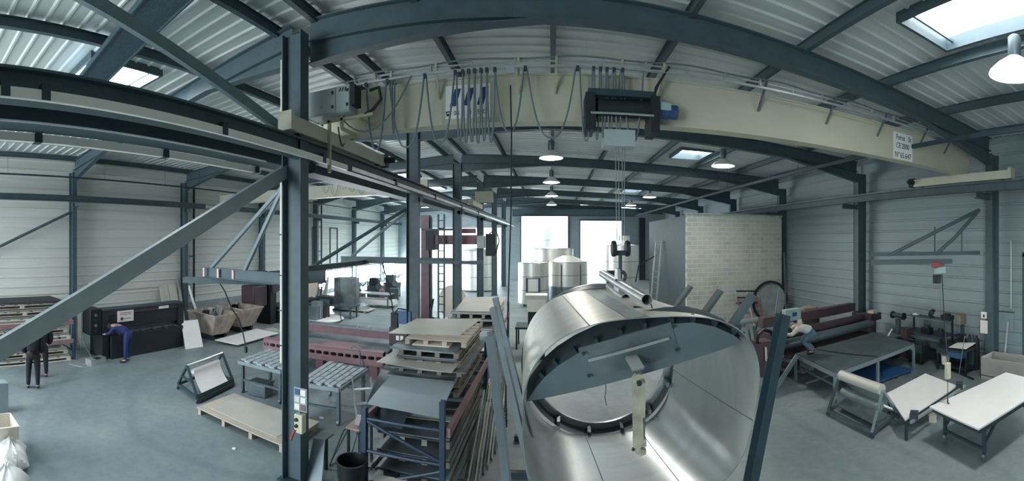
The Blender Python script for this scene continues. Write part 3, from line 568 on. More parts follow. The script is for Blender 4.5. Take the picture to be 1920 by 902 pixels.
lv = thing('lifting_clamp', 'long worn cream steel lever with a hooked end hanging in the drum opening', 'lifting clamp', nearp(1197, 780, -.25))
d = -.14; P = [nearp(x, y, d) for x, y in ((1186, 712), (1190, 706), (1198, 703), (1206, 706), (1210, 714), (1210, 770), (1209, 812), (1212, 826), (1213, 838), (1203, 838), (1201, 843), (1212, 845), (1211, 852), (1202, 856), (1192, 851), (1188, 840), (1187, 780))]
cl = mat('worn_cream', '#d3cfb9', .6, 0, .2, 6, col2='#a8a48f'); mb = MB(); mb.slab(P, .05, -NA); mb.build('lever', cl, lv)
MB().lathe(nearp(1198, 717, d-.05), [(0, 0), (.028, 0), (.028, .03), (0, .03)], 14, -NA).build('pivot_bolt', 'steel_dark', lv)
MB().bar(nearp(1207, 786, d-.02), nearp(1208, 822, d-.02), .012, .05, up=NA).build('spring_latch', 'zinc_dark', lv)
MB().bar(nearp(1197, 690, d+.05), nearp(1198, 718, d+.01), .06, .03, up=NV).build('shackle', 'zinc_dark', lv)
MB().tube([nearp(1186, 842, d), nearp(1189, 843, d)], .02, 8).build('pin', 'steel_dark', lv)
# thin wire hanging inside
w = MB().tube([nearp(1135, 702, .2), nearp(1136, 730, .25), nearp(1134, 745, .25), nearp(1137, 760, .25)], .005, 5); w.tube([nearp(1132, 716, .25), nearp(1136, 713, .25)], .012, 6)
tag(w.build('hanging_wire', 'steel_dark'), 'thin loose wire hanging from the half-moon plate', 'wire')
# lifting beam on top of the drum
lb = thing('lifting_beam', 'long round steel lifting tube lying along the top of the drum, hung on the hook', 'lifting beam', (1.1, 6.6, 3.2))
a = atY(1213, 562, 4.95); b = V((1.02, 8.4, 3.33)); a2 = lerp(a, b, .30)
mb = MB(); ax = (b-a).normalized(); L = (b-a).length
mb.lathe(a, [(.062, .0), (.075, 0), (.075, L), (.062, L), (.062, 0)], 24, ax, cap=False); mb.build('tube', 'zinc', lb)
MB().lathe(a+ax*.2, [(0, 0), (.06, 0), (.06, .01), (0, .01)], 20, ax).build('tube_plug', 'black', lb)
c = lerp(a, b, .5); MB().lathe(c-ax*.5-V((0, 0, .17)), [(.06, 0), (.075, 0), (.075, 1.4), (.06, 1.4), (.06, 0)], 20, ax, cap=False).build('lower_tube', 'zinc', lb)
mb = MB(); mb.slab([c+ax*(-.24)+V((0, 0, -.2)), c+ax*.24+V((0, 0, -.2)), c+ax*.1+V((0, 0, .24)), c-ax*.1+V((0, 0, .24))], .05, ax.cross(V((0, 0, 1)))); mb.build('lug', 'zinc', lb)
MB().bar(a+ax*.12-V((0, 0, .14)), a+ax*.12+V((-.14, 0, -.12)), .05, .05).build('clamp', 'near_black', lb)
MB().tube([a+V((.05, 0, -.05)), a+V((.07, -.02, -.15)), a+V((.09, -.02, -.25))], .008, 5).build('wire', 'near_black', lb)
MB().tube([(1.28, 6.3, 3.36), (1.33, 6.3, 3.62), (1.6, 6.4, 3.75)], .012, 6).build('guide_rod', 'near_black', lb)
# cradle with leaning posts
cr = thing('drum_cradle', 'dark steel cradle frame with leaning posts on both sides of the drum', 'cradle', (1.0, 6.2, 0))
mb = MB()
for x in (.1, 1.9): mb.ibeam((x, 4.2, .09), (x, 8.6, .09), .18, .14)
for y in (4.5, 5.8, 7.0, 8.3): mb.bar((-.75, y, .06), (2.75, y, .06), .1, .1)
mb.build('base_frame', 'steel_dark', cr)
for x in (.1, 1.9):
    for y in (5.0, 7.4): MB().lathe((x-.1, y, .27), [(0, 0), (.1, 0), (.1, .2), (0, .2)], 18, (1, 0, 0)).build('roller', 'rubber', cr)
MB().chan((1.9, 4.15, .05), (2.62, 4.15, 3.12), .17, .1, .012, up=(0, 1, 0)).build('post', 'steel_dark', cr)
for k, y in enumerate((5.0, 5.85, 6.9)):
    s_ = (y-4.73)/3.1; a_ = math.radians(48); i_ = rimpt(s_, a_, 1.0); o_ = rimpt(s_, a_, 1.0)+V((.5, 0, .62))*.62
    MB().bar(i_, o_, .05, .17, up=(0, 1, 0)).build('lifting_fin', 'steel', dm)
for pt, pb in (((933, 557, 6.6), (.15, 6.4)), ((929, 575, 5.9), (.1, 5.8)), ((926, 626, 4.2), (-.1, 4.55))):
    s = atY(*pt); MB().chan((pb[0]-.2, pb[1], .05), s, .15, .08, .012, up=(0, 1, 0)).build('post', 'post_grey', cr)
MB().tube([atY(1455, 590, 4.45), atY(1462, 540, 5.0)], .02, 6).build('rod', 'zinc_dark', cr)
# ================================================================== LEFT SIDE
def pallet(c, sx, sy, rz, label, group='wooden pallets', m='wood', boards=7, h=.14, along='y'):
    """pallet whose deck boards run along its local x; bearers along local y"""
    t = thing('wooden_pallet', label, 'pallet', c, rz, group)
    mb = MB()
    for i in range(boards): mb.box((0, -sy/2+sy*(i+.5)/boards, h-.011), (sx, sy/boards*.72, .022))
    mb.build('deck', m, t, local=True)
    for i in range(4):
        b = MB(); x = -sx/2+.05+(sx-.1)*i/3
        b.box((x, 0, h-.033), (.1, sy, .022))
        for k in (-1, 0, 1): b.box((x, k*(sy/2-.07), (h-.044)/2+.008), (.09, .13, h-.056))
        b.box((x, 0, .008), (.1, sy, .016)); b.build('bearer', m, t, local=True)
    return t
def sheets(c, sx, sy, rz, th, label, m='plate', group='sheet metal stacks', n=3, jit=.03, seed=1):
    t = thing('sheet_stack', label, 'metal sheets', c, rz, group); R = random.Random(seed)
    for i in range(n): MB().box((R.uniform(-jit, jit), R.uniform(-jit, jit), th*(i+.5)/n), (sx, sy, th/n*.9), R.uniform(-jit, jit)*.3).build('sheet', m[i % len(m)] if isinstance(m, list) else m, t, local=True)
    return t
# ---- pallet rack at the left edge
rk = thing('pallet_rack', 'pallet rack with blue posts and pink beams at the left edge, loaded with metal sheets', 'rack', (-13.4, 4.0, 0))
for x in (-12.8, -14.1):
    for y in (5.75, 2.2): MB().chan((x, y, 0), (x, y, 1.75), .1, .08, .008, up=(1, 0, 0)).build('post', 'rack_blue', rk)
for x in (-12.78, -14.12):
    for z in (.64, 1.27): MB().bx((x-.03, 2.2, z-.07), (x+.03, 5.75, z+.07)).build('beam', 'pink_red', rk)
for y in (5.75, 2.2):
    for z in (.3, 1.5): MB().bar((-12.8, y, z), (-14.1, y, z), .04).build('crosspiece', 'rack_blue', rk)
    MB().bar((-12.8, y, .3), (-14.1, y, 1.5), .04).build('diagonal', 'rack_blue', rk)
lv = [(.0, 'on the floor under'), (.71, 'on the lower beams of'), (1.34, 'on the upper beams of')]
for z0, w_ in lv:
    for k in range(2 if z0 < 1 else 3):
        z = z0+k*.235; mm = ['wood_pale', 'wood', 'wood'][k]
        pallet((-13.4, 4.15-.1*k, z), 1.3, 3.0, .01*k, ['lowest', 'middle' if z0 > 1 else 'upper', 'topmost'][k]+' loaded pallet '+w_+' the left edge rack', m=mm)
        sheets((-13.4, 4.15-.1*k, z+.142), 1.25, 2.9, .01, .06, 'sheets on the '+['lowest', 'middle' if z0 > 1 else 'upper', 'topmost'][k]+' pallet '+w_+' the left edge rack', ['plate_dark', 'zinc', 'near_black'] if k == 2 else ['zinc', 'sheet_pale'], seed=k)
# ---- press brake
pb = thing('press_brake', 'long dark press brake with a maroon stripe and a paper sign against the left wall', 'press brake', (-12.8, 8.3, 0))
X0 = -12.2
MB().bx((X0-.9, 6.9, 0), (X0, 10.0, .78)).build('lower_beam', 'near_black', pb, bevel=.01)
MB().bx((X0-.55, 6.7, .98), (X0-.15, 10.05, 1.62)).build('upper_beam', 'near_black', pb, bevel=.01)
MB().bx((X0-.13, 6.85, 1.48), (X0-.145, 10.05, 1.62)).build('stripe', 'maroon', pb)
MB().bx((X0-.6, 6.6, 1.62), (X0-.1, 10.1, 1.67)).build('top_plate', 'steel_dark', pb)
MB().bx((X0-.42, 6.9, .84), (X0-.32, 10.0, .98)).build('punch', 'zinc_dark', pb); MB().bx((X0-.46, 6.9, .78), (X0-.28, 10.0, .83)).build('die', 'zinc', pb)
for y in (6.6, 9.85): MB().bx((X0-1.0, y, 0), (X0-.1, y+.25, 1.6)).build('side_frame', 'near_black', pb)
mt = MB(); mt.bx((X0-.7, 6.15, .85), (X0-.1, 6.58, 1.72)); mt.build('drive_cabinet', 'black', pb, bevel=.02)
for k in range(4): MB().lathe((X0-.11, 6.36, 1.0+k*.17), [(0, 0), (.06, 0), (.05, .03), (0, .03)], 12, (1, 0, 0)).build('knob', 'zinc_dark' if k in (1, 3) else 'near_black', pb)
sg = MB(); sg.bx((X0-.13, 7.2, 1.2), (X0-.11, 7.85, 1.58)); s_ = sg.build('paper_sign', 'paper', pb)
e = MB()
for z in (1.5, 1.44, 1.3): e.bx((X0-.108, 7.3, z), (X0-.106, 7.75, z+.02))
e.bx((X0-.108, 7.32, 1.25), (X0-.106, 7.42, 1.36)); e.build('print', 'red_mark', s_)
sg = MB(); sg.bx((X0-.13, 8.95, 1.5), (X0-.12, 9.4, 1.6)); sg.build('maker_badge', 'paper', pb)
for k in range(6): MB().bx((X0-.3, 7.2+k*.5, .79), (X0-.02, 7.25+k*.5, .83)).build('support_finger', 'zinc_dark', pb)
t = thing('foot_pedal', 'galvanised foot pedal box on the floor at the left end of the press brake', 'pedal', at(180, 678)); p = at(180, 678)+V((.22, -.12, 0))
MB().box((p.x, p.y, .1), (.3, .62, .2), .2).build('housing', 'zinc', t); MB().box((p.x+.1, p.y, .21), (.2, .2, .02), .2).build('pedal', 'near_black', t)
MB().tube([(p.x-.1, p.y-.1, .2), (p.x-.25, p.y-.3, .6), (p.x-.35, p.y-.35, 1.0)], .02, 6).build('cable', 'zinc_dark', t)
# shiny upright panels between rack and brake
for k, (x, w_, h_, m_) in enumerate(((150, .25, 1.25, 'zinc'), (158, .3, 1.75, 'white_warm'))):
    p = at(x, 662); tag(MB().box((p.x-.5-.1*k, p.y, h_/2+.0), (.06, w_, h_), .1).build('upright_panel', m_), ('shorter shiny' if k == 0 else 'taller pale')+' metal panel standing between the rack and the press brake', 'panel')
p = at(146, 655); tag(MB().lathe((p.x, p.y, 0), [(0, 0), (.07, 0), (.075, .2), (.03, .24), (.03, .3), (0, .3)], 16).build('small_canister', 'zinc'), 'small shiny canister on the floor beside the press brake', 'canister')
p = at(147, 683); tag(MB().box((p.x, p.y, .004), (.5, .35, .008), .5).build('scrap_sheet', 'zinc'), 'small shiny scrap sheet on the floor left of the press brake', 'scrap')
# ---- boards leaning on the left wall
for k, (x0, x1, yt, m_) in enumerate(((298, 305, 538, 'sheet_pale'), (306, 313, 534, 'sheet_pale'), (314, 328, 533, 'wood_pale'), (331, 335, 520, 'zinc'))):
    a = atX(x0, yt, XL+.1); b = atX(x1, yt, XL+.1); mb = MB(); lo = .02
    mb.slab([(XL+.75, a.y-.1, lo), (XL+.75, b.y-.1, lo), (XL+.15, b.y, b.z), (XL+.15, a.y, a.z)], .03); tag(mb.build('leaning_board', m_), ORD[k]+' board from the left leaning on the left wall behind the press brake', 'board', 'boards leaning on the left wall')
a = atX(352, 535, XL+.2); tag(MB().slab([(XL+.9, a.y+.1, .02), (XL+.9, a.y+.25, .02), (XL+.2, a.y+.1, a.z), (XL+.2, a.y-.05, a.z)], .03).build('leaning_board', 'zinc'), 'narrow grey board leaning right of the second left wall column', 'board', 'boards leaning on the left wall')
# ---- leaning white panel
a, b = at(348, 655), at(381, 650); c, d = atX(340, 602, a.x-.55), atX(371, 599, b.x-.55)
tag(MB().slab([a, b, d, c], .03).build('white_sheet', 'white'), 'white rectangular panel leaning at the right end of the press brake', 'panel')
# ---- scrap skips
def skip(p, label, rz=0.):
    t = thing('scrap_skip', label, 'skip', p, rz, 'scrap skips'); w, l0, l1, h = 1.5, .75, 1.25, .95
    o = lambda z, k: [(-w/2*k, -l0*k, z), (w/2*k, -l0*.6*k, z)]
    B = [V((-.75, -.42, .22)), V((.55, -.42, .22)), V((.55, .42, .22)), V((-.75, .42, .22))]; T = [V((-.85, -.62, 1.05)), V((.95, -.62, 1.05)), V((.95, .62, 1.05)), V((-.85, .62, 1.05))]
    cB = sum(B, V())/4; cT = sum(T, V())/4; iT = [cT+(v-cT)*.96 for v in T]; iB = [cB+(v-cB)*.95+V((0, 0, .03)) for v in B]
    mb = MB(); vs = B+T+iT+iB; fs = [(3, 2, 1, 0)]+[(i, (i+1) % 4, 4+(i+1) % 4, 4+i) for i in range(4)]+[(4+i, 4+(i+1) % 4, 8+(i+1) % 4, 8+i) for i in range(4)]+[(8+i, 8+(i+1) % 4, 12+(i+1) % 4, 12+i) for i in range(4)]+[(12, 13, 14, 15)]
    mb.add(vs, fs); mb.build('tub', 'rust_skip', t, local=True, smooth=False)
    r = MB()
    for i in range(4): r.bar(T[i], T[(i+1) % 4], .05, .05)
    r.build('rim', 'rust_skip', t, local=True)
    for y in (-.34, .34): MB().bx((-.7, y-.06, 0), (.5, y+.06, .22)).build('runner', 'steel_dark', t, local=True)
    return t
p = at(408, 634); skip((p.x-.3, p.y-.05, 0), 'open rusty scrap skip nearest the press brake, filled with offcuts', -.05); p2 = at(452, 620); skip((p2.x-.25, p2.y+.12, 0), 'second open rusty scrap skip, farther from the press brake', -.05)
for k in range(7):
    q = V((p.x-.3+.12*math.sin(k*2.3), p.y-.05+.35*math.cos(k*1.9), .8)); tag(MB().bar(q, q+V((.25*math.sin(k), .15*math.cos(k*1.3), .38)), .04 if k % 2 else .3, .012).build('metal_offcut', ['zinc', 'sheet_pale', 'plate_dark', 'wood_pale'][k % 4]), 'metal offcut thrown into the nearer rusty skip', 'offcut', 'offcuts in the nearer skip')
for k in range(4):
    q = V((p2.x-.5, p2.y-.2+.2*k, .85)); tag(MB().box(q, (.05, .28, .6), R=Matrix.Rotation(.3*k-.4, 3, 'X')).build('metal_offcut', ['sheet_pale', 'zinc', 'wood_pale', 'plate'][k]), 'flat offcut standing in the farther rusty skip', 'offcut', 'offcuts in the farther skip')
# ---- white plate on the floor (on battens)
P = [at(403, 637, .12), at(446, 646, .12), at(522, 624, .12), at(481, 616, .12)]
t = thing('floor_plate', 'large white plate lying on battens on the floor in front of the skips', 'plate', sum(P, V())/4-V((0, 0, .12))); MB().slab(P, .03).build('plate', 'white', t)
for s in (.15, .5, .85): MB().bar(lerp(lerp(P[0], P[3], s), lerp(P[1], P[2], s), .05)-V((0, 0, .06)), lerp(lerp(P[0], P[3], s), lerp(P[1], P[2], s), .95)-V((0, 0, .06)), .1, .06).build('batten', 'steel_dark', t)
P = [at(495, 617, .05), at(505, 619, .05), at(528, 620, .05), at(512, 614, .05)]; tag(MB().slab(P, .05).build('small_plate', 'sheet_pale'), 'small pale plate on the floor beside the large white plate', 'plate')
# ---- second press brake (behind the column)
pb = thing('press_brake', 'second dark press brake with a maroon side cabinet, half hidden by the first middle column', 'press brake', (-12.7, 18.0, 0))
X1 = -12.3
MB().bx((X1-.9, 16.0, 0), (X1, 20.5, .8)).build('lower_beam', 'near_black', pb); MB().bx((X1-.5, 15.9, 1.55), (X1-.1, 20.6, 2.5)).build('upper_beam', 'steel_dark', pb)
MB().bx((X1-.95, 15.5, 0), (X1-.1, 15.95, 2.45)).build('side_frame', 'black', pb); MB().bx((X1-.1, 15.6, 1.5), (X1+.0, 15.95, 2.3)).build('front_cover', 'maroon', pb)
MB().bx((X1-1.0, 14.4, .9), (X1-.2, 15.4, 1.9)).build('drive_cabinet', 'maroon', pb, bevel=.06); MB().bx((X1-.9, 14.9, 1.9), (X1-.3, 15.5, 2.55)).build('motor_box', 'black', pb)
MB().bx((X1-.09, 17.2, 2.2), (X1-.08, 18.2, 2.42)).build('maker_badge', 'paper', pb); MB().bx((X1-.1, 15.95, .6), (X1+.2, 19.5, .66)).build('front_shelf', 'zinc_dark', pb)
for k in range(2):
    p = at(493+k*11, 596-k*4); q = V((-11.9, 15.9+k*.9, 0)); MB().lathe(q, [(0, 0), (.2, 0), (.18, .03), (.03, .06), (.02, .6), (0, .6)], 14).build('support_stand', 'zinc', pb)
MB().slab([(X1+.05, 17.6, .95), (X1+.05, 19.3, 1.0), (X1+.15, 19.3, 1.7), (X1+.15, 17.3, 1.75)], .02).build('bent_blank', 'wood_pale', pb)
# ---- A-frame roll stand
A_, B_, D_, E_ = at(334, 730), at(370, 757), at(437, 724), at(398, 703)
fl = (A_+B_)/2; bw_ = (E_+D_)/2
t = thing('roll_stand', 'A-frame roll stand on the left holding a hanging roll of white sheet', 'roll stand', (A_+B_+D_+E_)/4)
U = V((0, 0, 1)); TL = at(347, 692, 1.05); TR = at(414, 670, 1.05)
TL = (A_+B_)/2+U*.78; TR = (E_+D_)/2+U*.78
mb = MB()
for a, b in ((A_, B_), (D_, E_), (A_, E_), (B_, D_)): mb.bar(a+U*.14, b+U*.14, .06, .07)
mb.build('base_frame', 'steel_dark', t)
for a, b in ((A_, TL), (B_, TL), (D_, TR), (E_, TR)): MB().bar(a+U*.14, b, .055, .055).build('leg', 'steel_dark', t)
MB().bar(lerp(A_, TL, .45)+U*.08, lerp(B_, TL, .45)+U*.08, .04).build('crosspiece', 'steel_dark', t)
MB().tube([TL, TR], .035, 10).build('top_bar', 'zinc', t)
MB().tube([lerp(B_, D_, .02)+U*.06, lerp(B_, D_, .98)+U*.06], .07, 8).build('toe_board', 'near_black', t)
MB().slab([B_+U*.02, D_+U*.02, D_+U*.2, B_+U*.2], .02).build('front_panel', 'near_black', t)
for q in (A_, B_, D_, E_): MB().lathe(q+V((-.02, 0, .055)), [(0, 0), (.055, 0), (.055, .04), (0, .04)], 14, (1, 0, 0)).build('castor', 'zinc_dark', t)
rl = lerp(TL, TR, .14)-U*.2; rr = lerp(TL, TR, .88)-U*.2; fd = ((B_+D_)/2-(A_+E_)/2).normalized()
mb = MB(); rows = [];
for i in range(16):
    u = i/15; ang = PI*.9*u
    if u < .4: o = fd*(.07*math.sin(u/.4*PI*.5))+U*(.07*math.cos(u/.4*PI*.5))
    else: w_ = (u-.4)/.6; o = fd*(.07+.46*w_**1.4)-U*(.5*w_**.8*.85)
    rows.append([rl+o, rr+o])
mb.grid(rows, .006); mb.build('hanging_sheet', 'white', t); MB().tube([rl, rr], .062, 14).build('roll', 'white_warm', t)
# ---- plywood sheet on a pallet
P = [at(369, 763, .17), at(439, 737, .17), at(560, 779, .17), at(533, 836, .17)]; P = [P[0], P[1], P[1]+(P[3]-P[0]), P[3]]
c = sum(P, V())/4; ex = P[3]-P[0]; ey = P[1]-P[0]; rz = math.atan2(ex.y, ex.x)
pallet((c.x, c.y, 0), ex.length-.06, ey.length-.06, rz, 'long low wooden pallet on the floor left of the first middle column', m='wood', boards=9)
Z = V((0, 0, .0)); t = thing('plywood_sheet', 'pale pinkish plywood sheet covering the long low pallet', 'sheet', c-V((0, 0, .03))); MB().slab(P, .025).build('sheet', 'wood', t)
Q = [lerp(lerp(P[0], P[3], a), lerp(P[1], P[2], a), b)+V((0, 0, .008)) for a, b in ((.1, .16), (.1, .93), (.86, .95), (.88, .12))]
tag(MB().slab(Q, .007).build('cream_sheet', 'sheet_pale'), 'cream metal sheet lying on the plywood of the long low pallet', 'sheet')
# ---- slatted tables
def slat_table(P, z, label, legs, name='slatted_table'):
    c = sum(P, V())/4; t = thing(name, label, 'table', (c.x, c.y, 0), 0, 'slatted feed tables'); mb = MB()
    e = [(P[i], P[(i+1) % 4]) for i in range(4)]
    for a, b in e: mb.bar(a-V((0, 0, .04)), b-V((0, 0, .04)), .06, .08)
    mb.build('frame', 'steel_light', t); nr, ncl = 4, 7
    for i in range(ncl):
        a, b = lerp(P[0], P[1], (i+.5)/ncl), lerp(P[3], P[2], (i+.5)/ncl); s = MB()
        for j in range(nr):
            u0 = (j+(.0 if i % 2 else .3))/(nr+.3); u1 = u0+.2; s.bar(lerp(a, b, u0)+V((0, 0, .01)), lerp(a, b, u1)+V((0, 0, .01)), (P[1]-P[0]).length/ncl*.8, .05)
        s.build('slat_row', 'bent', t)
        MB().bar(a-V((0, 0, .03)), b-V((0, 0, .03)), (P[1]-P[0]).length/ncl*.95, .02).build('under_slat', 'plate_dark', t)
    for q in legs: MB().bar((q.x, q.y, .1), (q.x, q.y, z-.06), .07).build('leg', 'steel', t); MB().lathe((q.x-.025, q.y, .06), [(0, 0), (.06, 0), (.06, .05), (0, .05)], 14, (1, 0, 0)).build('castor', 'zinc_dark', t)
    for i, j in ((0, 1), (2, 3)):
        if j < len(legs): MB().bar(V((legs[i].x, legs[i].y, .35)), V((legs[j].x, legs[j].y, .35)), .05).build('stretcher', 'steel', t)
    return t
z = .85; P = [at(447, 676, z), at(527, 695, z), at(575, 670, z), at(506, 655, z)]; P[2] = P[1]+P[3]-P[0]
slat_table(P, z, 'slatted steel table left of the first middle column, on castors', [lerp(P[0], P[2], .06), lerp(P[1], P[3], .06), lerp(P[2], P[0], .06), lerp(P[3], P[1], .06)])
P = [at(560, 716, z), at(636, 728, z), at(688, 692, z), at(618, 678, z)]
slat_table(P, z, 'slatted steel table right of the first middle column', [lerp(P[0], P[2], .06), lerp(P[1], P[3], .06), lerp(P[2], P[0], .06), lerp(P[3], P[1], .06)])
p = at(484, 742); t = thing('storage_box', 'grey plastic box on the floor under the left slatted table', 'box', p)
MB().box(p+V((0, .1, .16)), (.55, .4, .32), .1).build('body', 'zinc_dark', t, bevel=.02); MB().box(p+V((0, .1, .33)), (.58, .43, .03), .1).build('lid', 'zinc_dark', t)
t = thing('step_ladder', 'small grey step ladder leaning at the right slatted table', 'ladder', at(680, 740))
a0, a1, b0, b1 = at(690, 745), at(664, 735, .5)*1, at(700, 722), at(683, 700, .72)
S0, S1 = at(667, 710, .85), at(693, 742, .25); T0, T1 = at(678, 700, .85), at(697, 722, .3)
for a, b in ((V((-4.35, 8.35, .88)), V((-3.75, 7.55, .0))), (V((-4.0, 8.6, .88)), V((-3.4, 7.8, .0)))): MB().bar(a, b, .03, .09).build('stile', 'zinc', t)
for s in (.2, .45, .7): MB().bar(lerp(V((-4.35, 8.35, .88)), V((-3.75, 7.55, 0)), s), lerp(V((-4.0, 8.6, .88)), V((-3.4, 7.8, 0)), s), .12, .02).build('tread', 'zinc', t)
# ---- pink cutting machine
gm = thing('cutting_machine', 'long pink-red steel cutting machine with a row of oval holes and a gantry', 'machine', (-6.4, 10.9, 0))
L0, L1 = at(493, 662, .55), at(716, 694, .55)
L0 = V((-8.4, 10.1, .35)); L1 = V((-3.95, 10.1, .35))
a = at(494, 634, .8); b = at(718, 662, .8); d = (b-a).normalized(); nrm = V((-d.y, d.x, 0)); Lg = (b-a).length
hz = .42; nh = 17; holes = []
mb = MB(); cz = a.z-hz/2
def loc_(u, z_, o=0.): return V((a.x+d.x*u, a.y+d.y*u, z_))+nrm*o
# front plate with oval holes: strips + ring faces
hw, hh, st = .1, .055, Lg/nh
vs = []; 
for i in range(nh):
    u0 = i*st; u1 = u0+st; uc = (u0+u1)/2; N8 = 16
    oval = [loc_(uc+hw*math.copysign(abs(math.cos(2*PI*k/N8))**.7, math.cos(2*PI*k/N8)), cz+.03+hh*math.copysign(abs(math.sin(2*PI*k/N8))**.7, math.sin(2*PI*k/N8))) for k in range(N8)]
    sq = []
    for k in range(N8):
        c_, s_ = math.cos(2*PI*k/N8), math.sin(2*PI*k/N8); m_ = max(abs(c_), abs(s_)); sq.append(loc_(uc+st/2*c_/m_, cz+hz/2*s_/m_))
    inn = [p_+nrm*.05 for p_ in oval]; mb.add(oval+sq+inn, [(N8+k, N8+(k+1) % N8, (k+1) % N8, k) for k in range(N8)]+[(k, (k+1) % N8, 2*N8+(k+1) % N8, 2*N8+k) for k in range(N8)])
mb.slab([loc_(0, a.z), loc_(Lg, a.z), loc_(Lg, a.z, .25), loc_(0, a.z, .25)], .02); mb.bar(loc_(0, cz-hz/2+.01, .12), loc_(Lg, cz-hz/2+.01, .12), .24, .02)
mb.build('front_beam', 'pink_red', gm); MB().bar(loc_(0, cz, .23), loc_(Lg, cz, .23), .02, hz).build('beam_back', 'near_black', gm)
for u in (.4, Lg*.5, Lg-.3): MB().bar(loc_(u, 0, .14), loc_(u, cz-hz/2, .14), .24, .24, up=nrm).build('foot', 'dark_red', gm)
MB().slab([loc_(.3, a.z-.06, .28), loc_(Lg, a.z-.06, .28), loc_(Lg, a.z-.06, 2.2), loc_(.3, a.z-.06, 2.2)], .06).build('bed', 'plate', gm)
MB().slab([loc_(1.9, a.z+.005, .02), loc_(Lg-.6, a.z+.005, .02), loc_(Lg-1.1, a.z+.005, .75), loc_(2.1, a.z+.005, .75)], .02).build('pink_apron', 'pink_red', gm)
for u in (.5, Lg-.4): MB().bar(loc_(u, 0, 2.0), loc_(u, a.z-.12, 2.0), .12).build('leg', 'steel_dark', gm)
ga, gb = atY(518, 603, 13.3), atY(790, 634, 12.2)
ga = loc_(.2, a.z+.2, 1.6); gb = loc_(Lg+1.1, a.z+.2, 1.3)
MB().bar(ga, gb, .22, .24).build('gantry_beam', 'dark_red', gm); MB().bar(ga+V((0, 0, .15)), gb+V((0, 0, .15)), .3, .05).build('gantry_rail', 'zinc_dark', gm)
for s in (.02, .97): MB().bx(lerp(ga, gb, s)-V((.12, .15, .35)), lerp(ga, gb, s)+V((.12, .15, -.1))).build('gantry_foot', 'dark_red', gm)
for s in (.52, .6): MB().lathe(lerp(ga, gb, s)+V((0, -.1, .18)), [(0, 0), (.05, 0), (.05, .06), (.02, .1), (0, .1)], 10).build('guide', 'zinc', gm)
cp = lerp(ga, gb, .80)
k = MB(); k.bx(cp+V((-.25, -.25, -.25)), cp+V((.3, -.12, .3))); k.build('carriage', 'maroon', gm)
MB().bx(cp+V((-.22, -.2, .15)), cp+V((.0, .2, .75))).build('drive_unit', 'near_black', gm); MB().bx(cp+V((.03, -.22, .42)), cp+V((.45, .25, .82))).build('blue_control_box', 'blue_box', gm, bevel=.01); MB().bx(cp+V((.05, -.2, .18)), cp+V((.42, .22, .42))).build('lower_box', 'cabinet', gm)
for x_ in (-.02, .12): MB().bx(cp+V((x_, -.262, -.08)), cp+V((x_+.1, -.25, .06))).build('socket_plate', 'white', gm)
MB().tube([cp+V((-.1, -.2, .7)), cp+V((.05, -.25, .9)), cp+V((.3, -.1, .85))], .02, 6).build('hose', 'near_black', gm)
for x_ in (-.15, .1, .38): MB().tube([cp+V((x_, -.25, -.2)), cp+V((x_+.02, -.3, -.5)), cp+V((x_-.05, -.45, -.6))], .012, 5).build('torch_hose', 'near_black', gm)
MB().tube([loc_(Lg*.52, a.z+.5, 1.5), loc_(Lg*.5, a.z+1.0, 1.5), loc_(Lg*.49, a.z+1.5, 1.4)], .015, 5).build('cable', 'near_black', gm)
hb_ = loc_(Lg*.78, a.z, .05); k = MB(); k.tube([hb_+V((-.1, 0, .03)), hb_+V((0, -.05, .12)), hb_+V((.15, 0, .05)), hb_+V((.3, -.2, -.4)), hb_+V((.5, -.3, -.8))], .02, 6); k.build('hose', 'grey_cable', gm)
# ---- wiring on the first column
t = thing('cable_conduit', 'white cable conduit strapped to the left side of the first middle column', 'conduit', (-4.3, 5.8, 1.9))
a = atY(545, 330, 5.95); MB().tube([(-4.33, 5.72, 1.9), (-4.33, 5.72, 5.0)], .03, 8).build('pipe', 'white_warm', t); MB().tube([(-4.33, 5.72, 5.75), (-4.33, 5.72, 7.1)], .022, 8).build('pipe', 'white_warm', t)
for z in (2.2, 2.8, 3.4, 4.1): MB().box((-4.33, 5.72, z), (.08, .08, .02)).build('strap', 'steel_dark', t)
t = thing('socket_box', 'cream industrial socket box on the front of the first middle column', 'socket box', (-4.02, 5.5, 1.2))
p = atY(560, 795, 5.52); MB().box((p.x, 5.56, p.z), (.16, .12, .3)).build('housing', 'cream', t, bevel=.012)
for z in (.07, -.03): MB().lathe((p.x-.03, 5.5, p.z+z), [(0, 0), (.03, 0), (.028, .03), (0, .03)], 14, (0, -1, 0)).build('socket', 'near_black', t)
MB().tube([(p.x-.06, 5.5, p.z-.1), (p.x-.1, 5.48, p.z-.2), (p.x-.14, 5.5, p.z-.28)], .025, 8).build('plug', 'red_mark', t)
t = thing('tool_holder', 'clear notice rack with labels on the front of the first middle column', 'notice rack', (-4.0, 5.55, 1.45))
p0, p1 = atY(551, 725, 5.54), atY(575, 775, 5.54); MB().bx((p0.x, 5.54, p1.z), (p1.x, 5.56, p0.z)).build('board', 'glass_grey', t)
for i in range(3):
    for j in range(2): MB().bx((lerp(p0.x, p1.x, .08+.46*j), 5.53, lerp(p1.z, p0.z, .06+.32*i)), (lerp(p0.x, p1.x, .46+.46*j), 5.54, lerp(p1.z, p0.z, .3+.32*i))).build('label_card', ['paper', 'dark_red', 'zinc', 'paper', 'motor_blue', 'paper'][i*2+j], t)
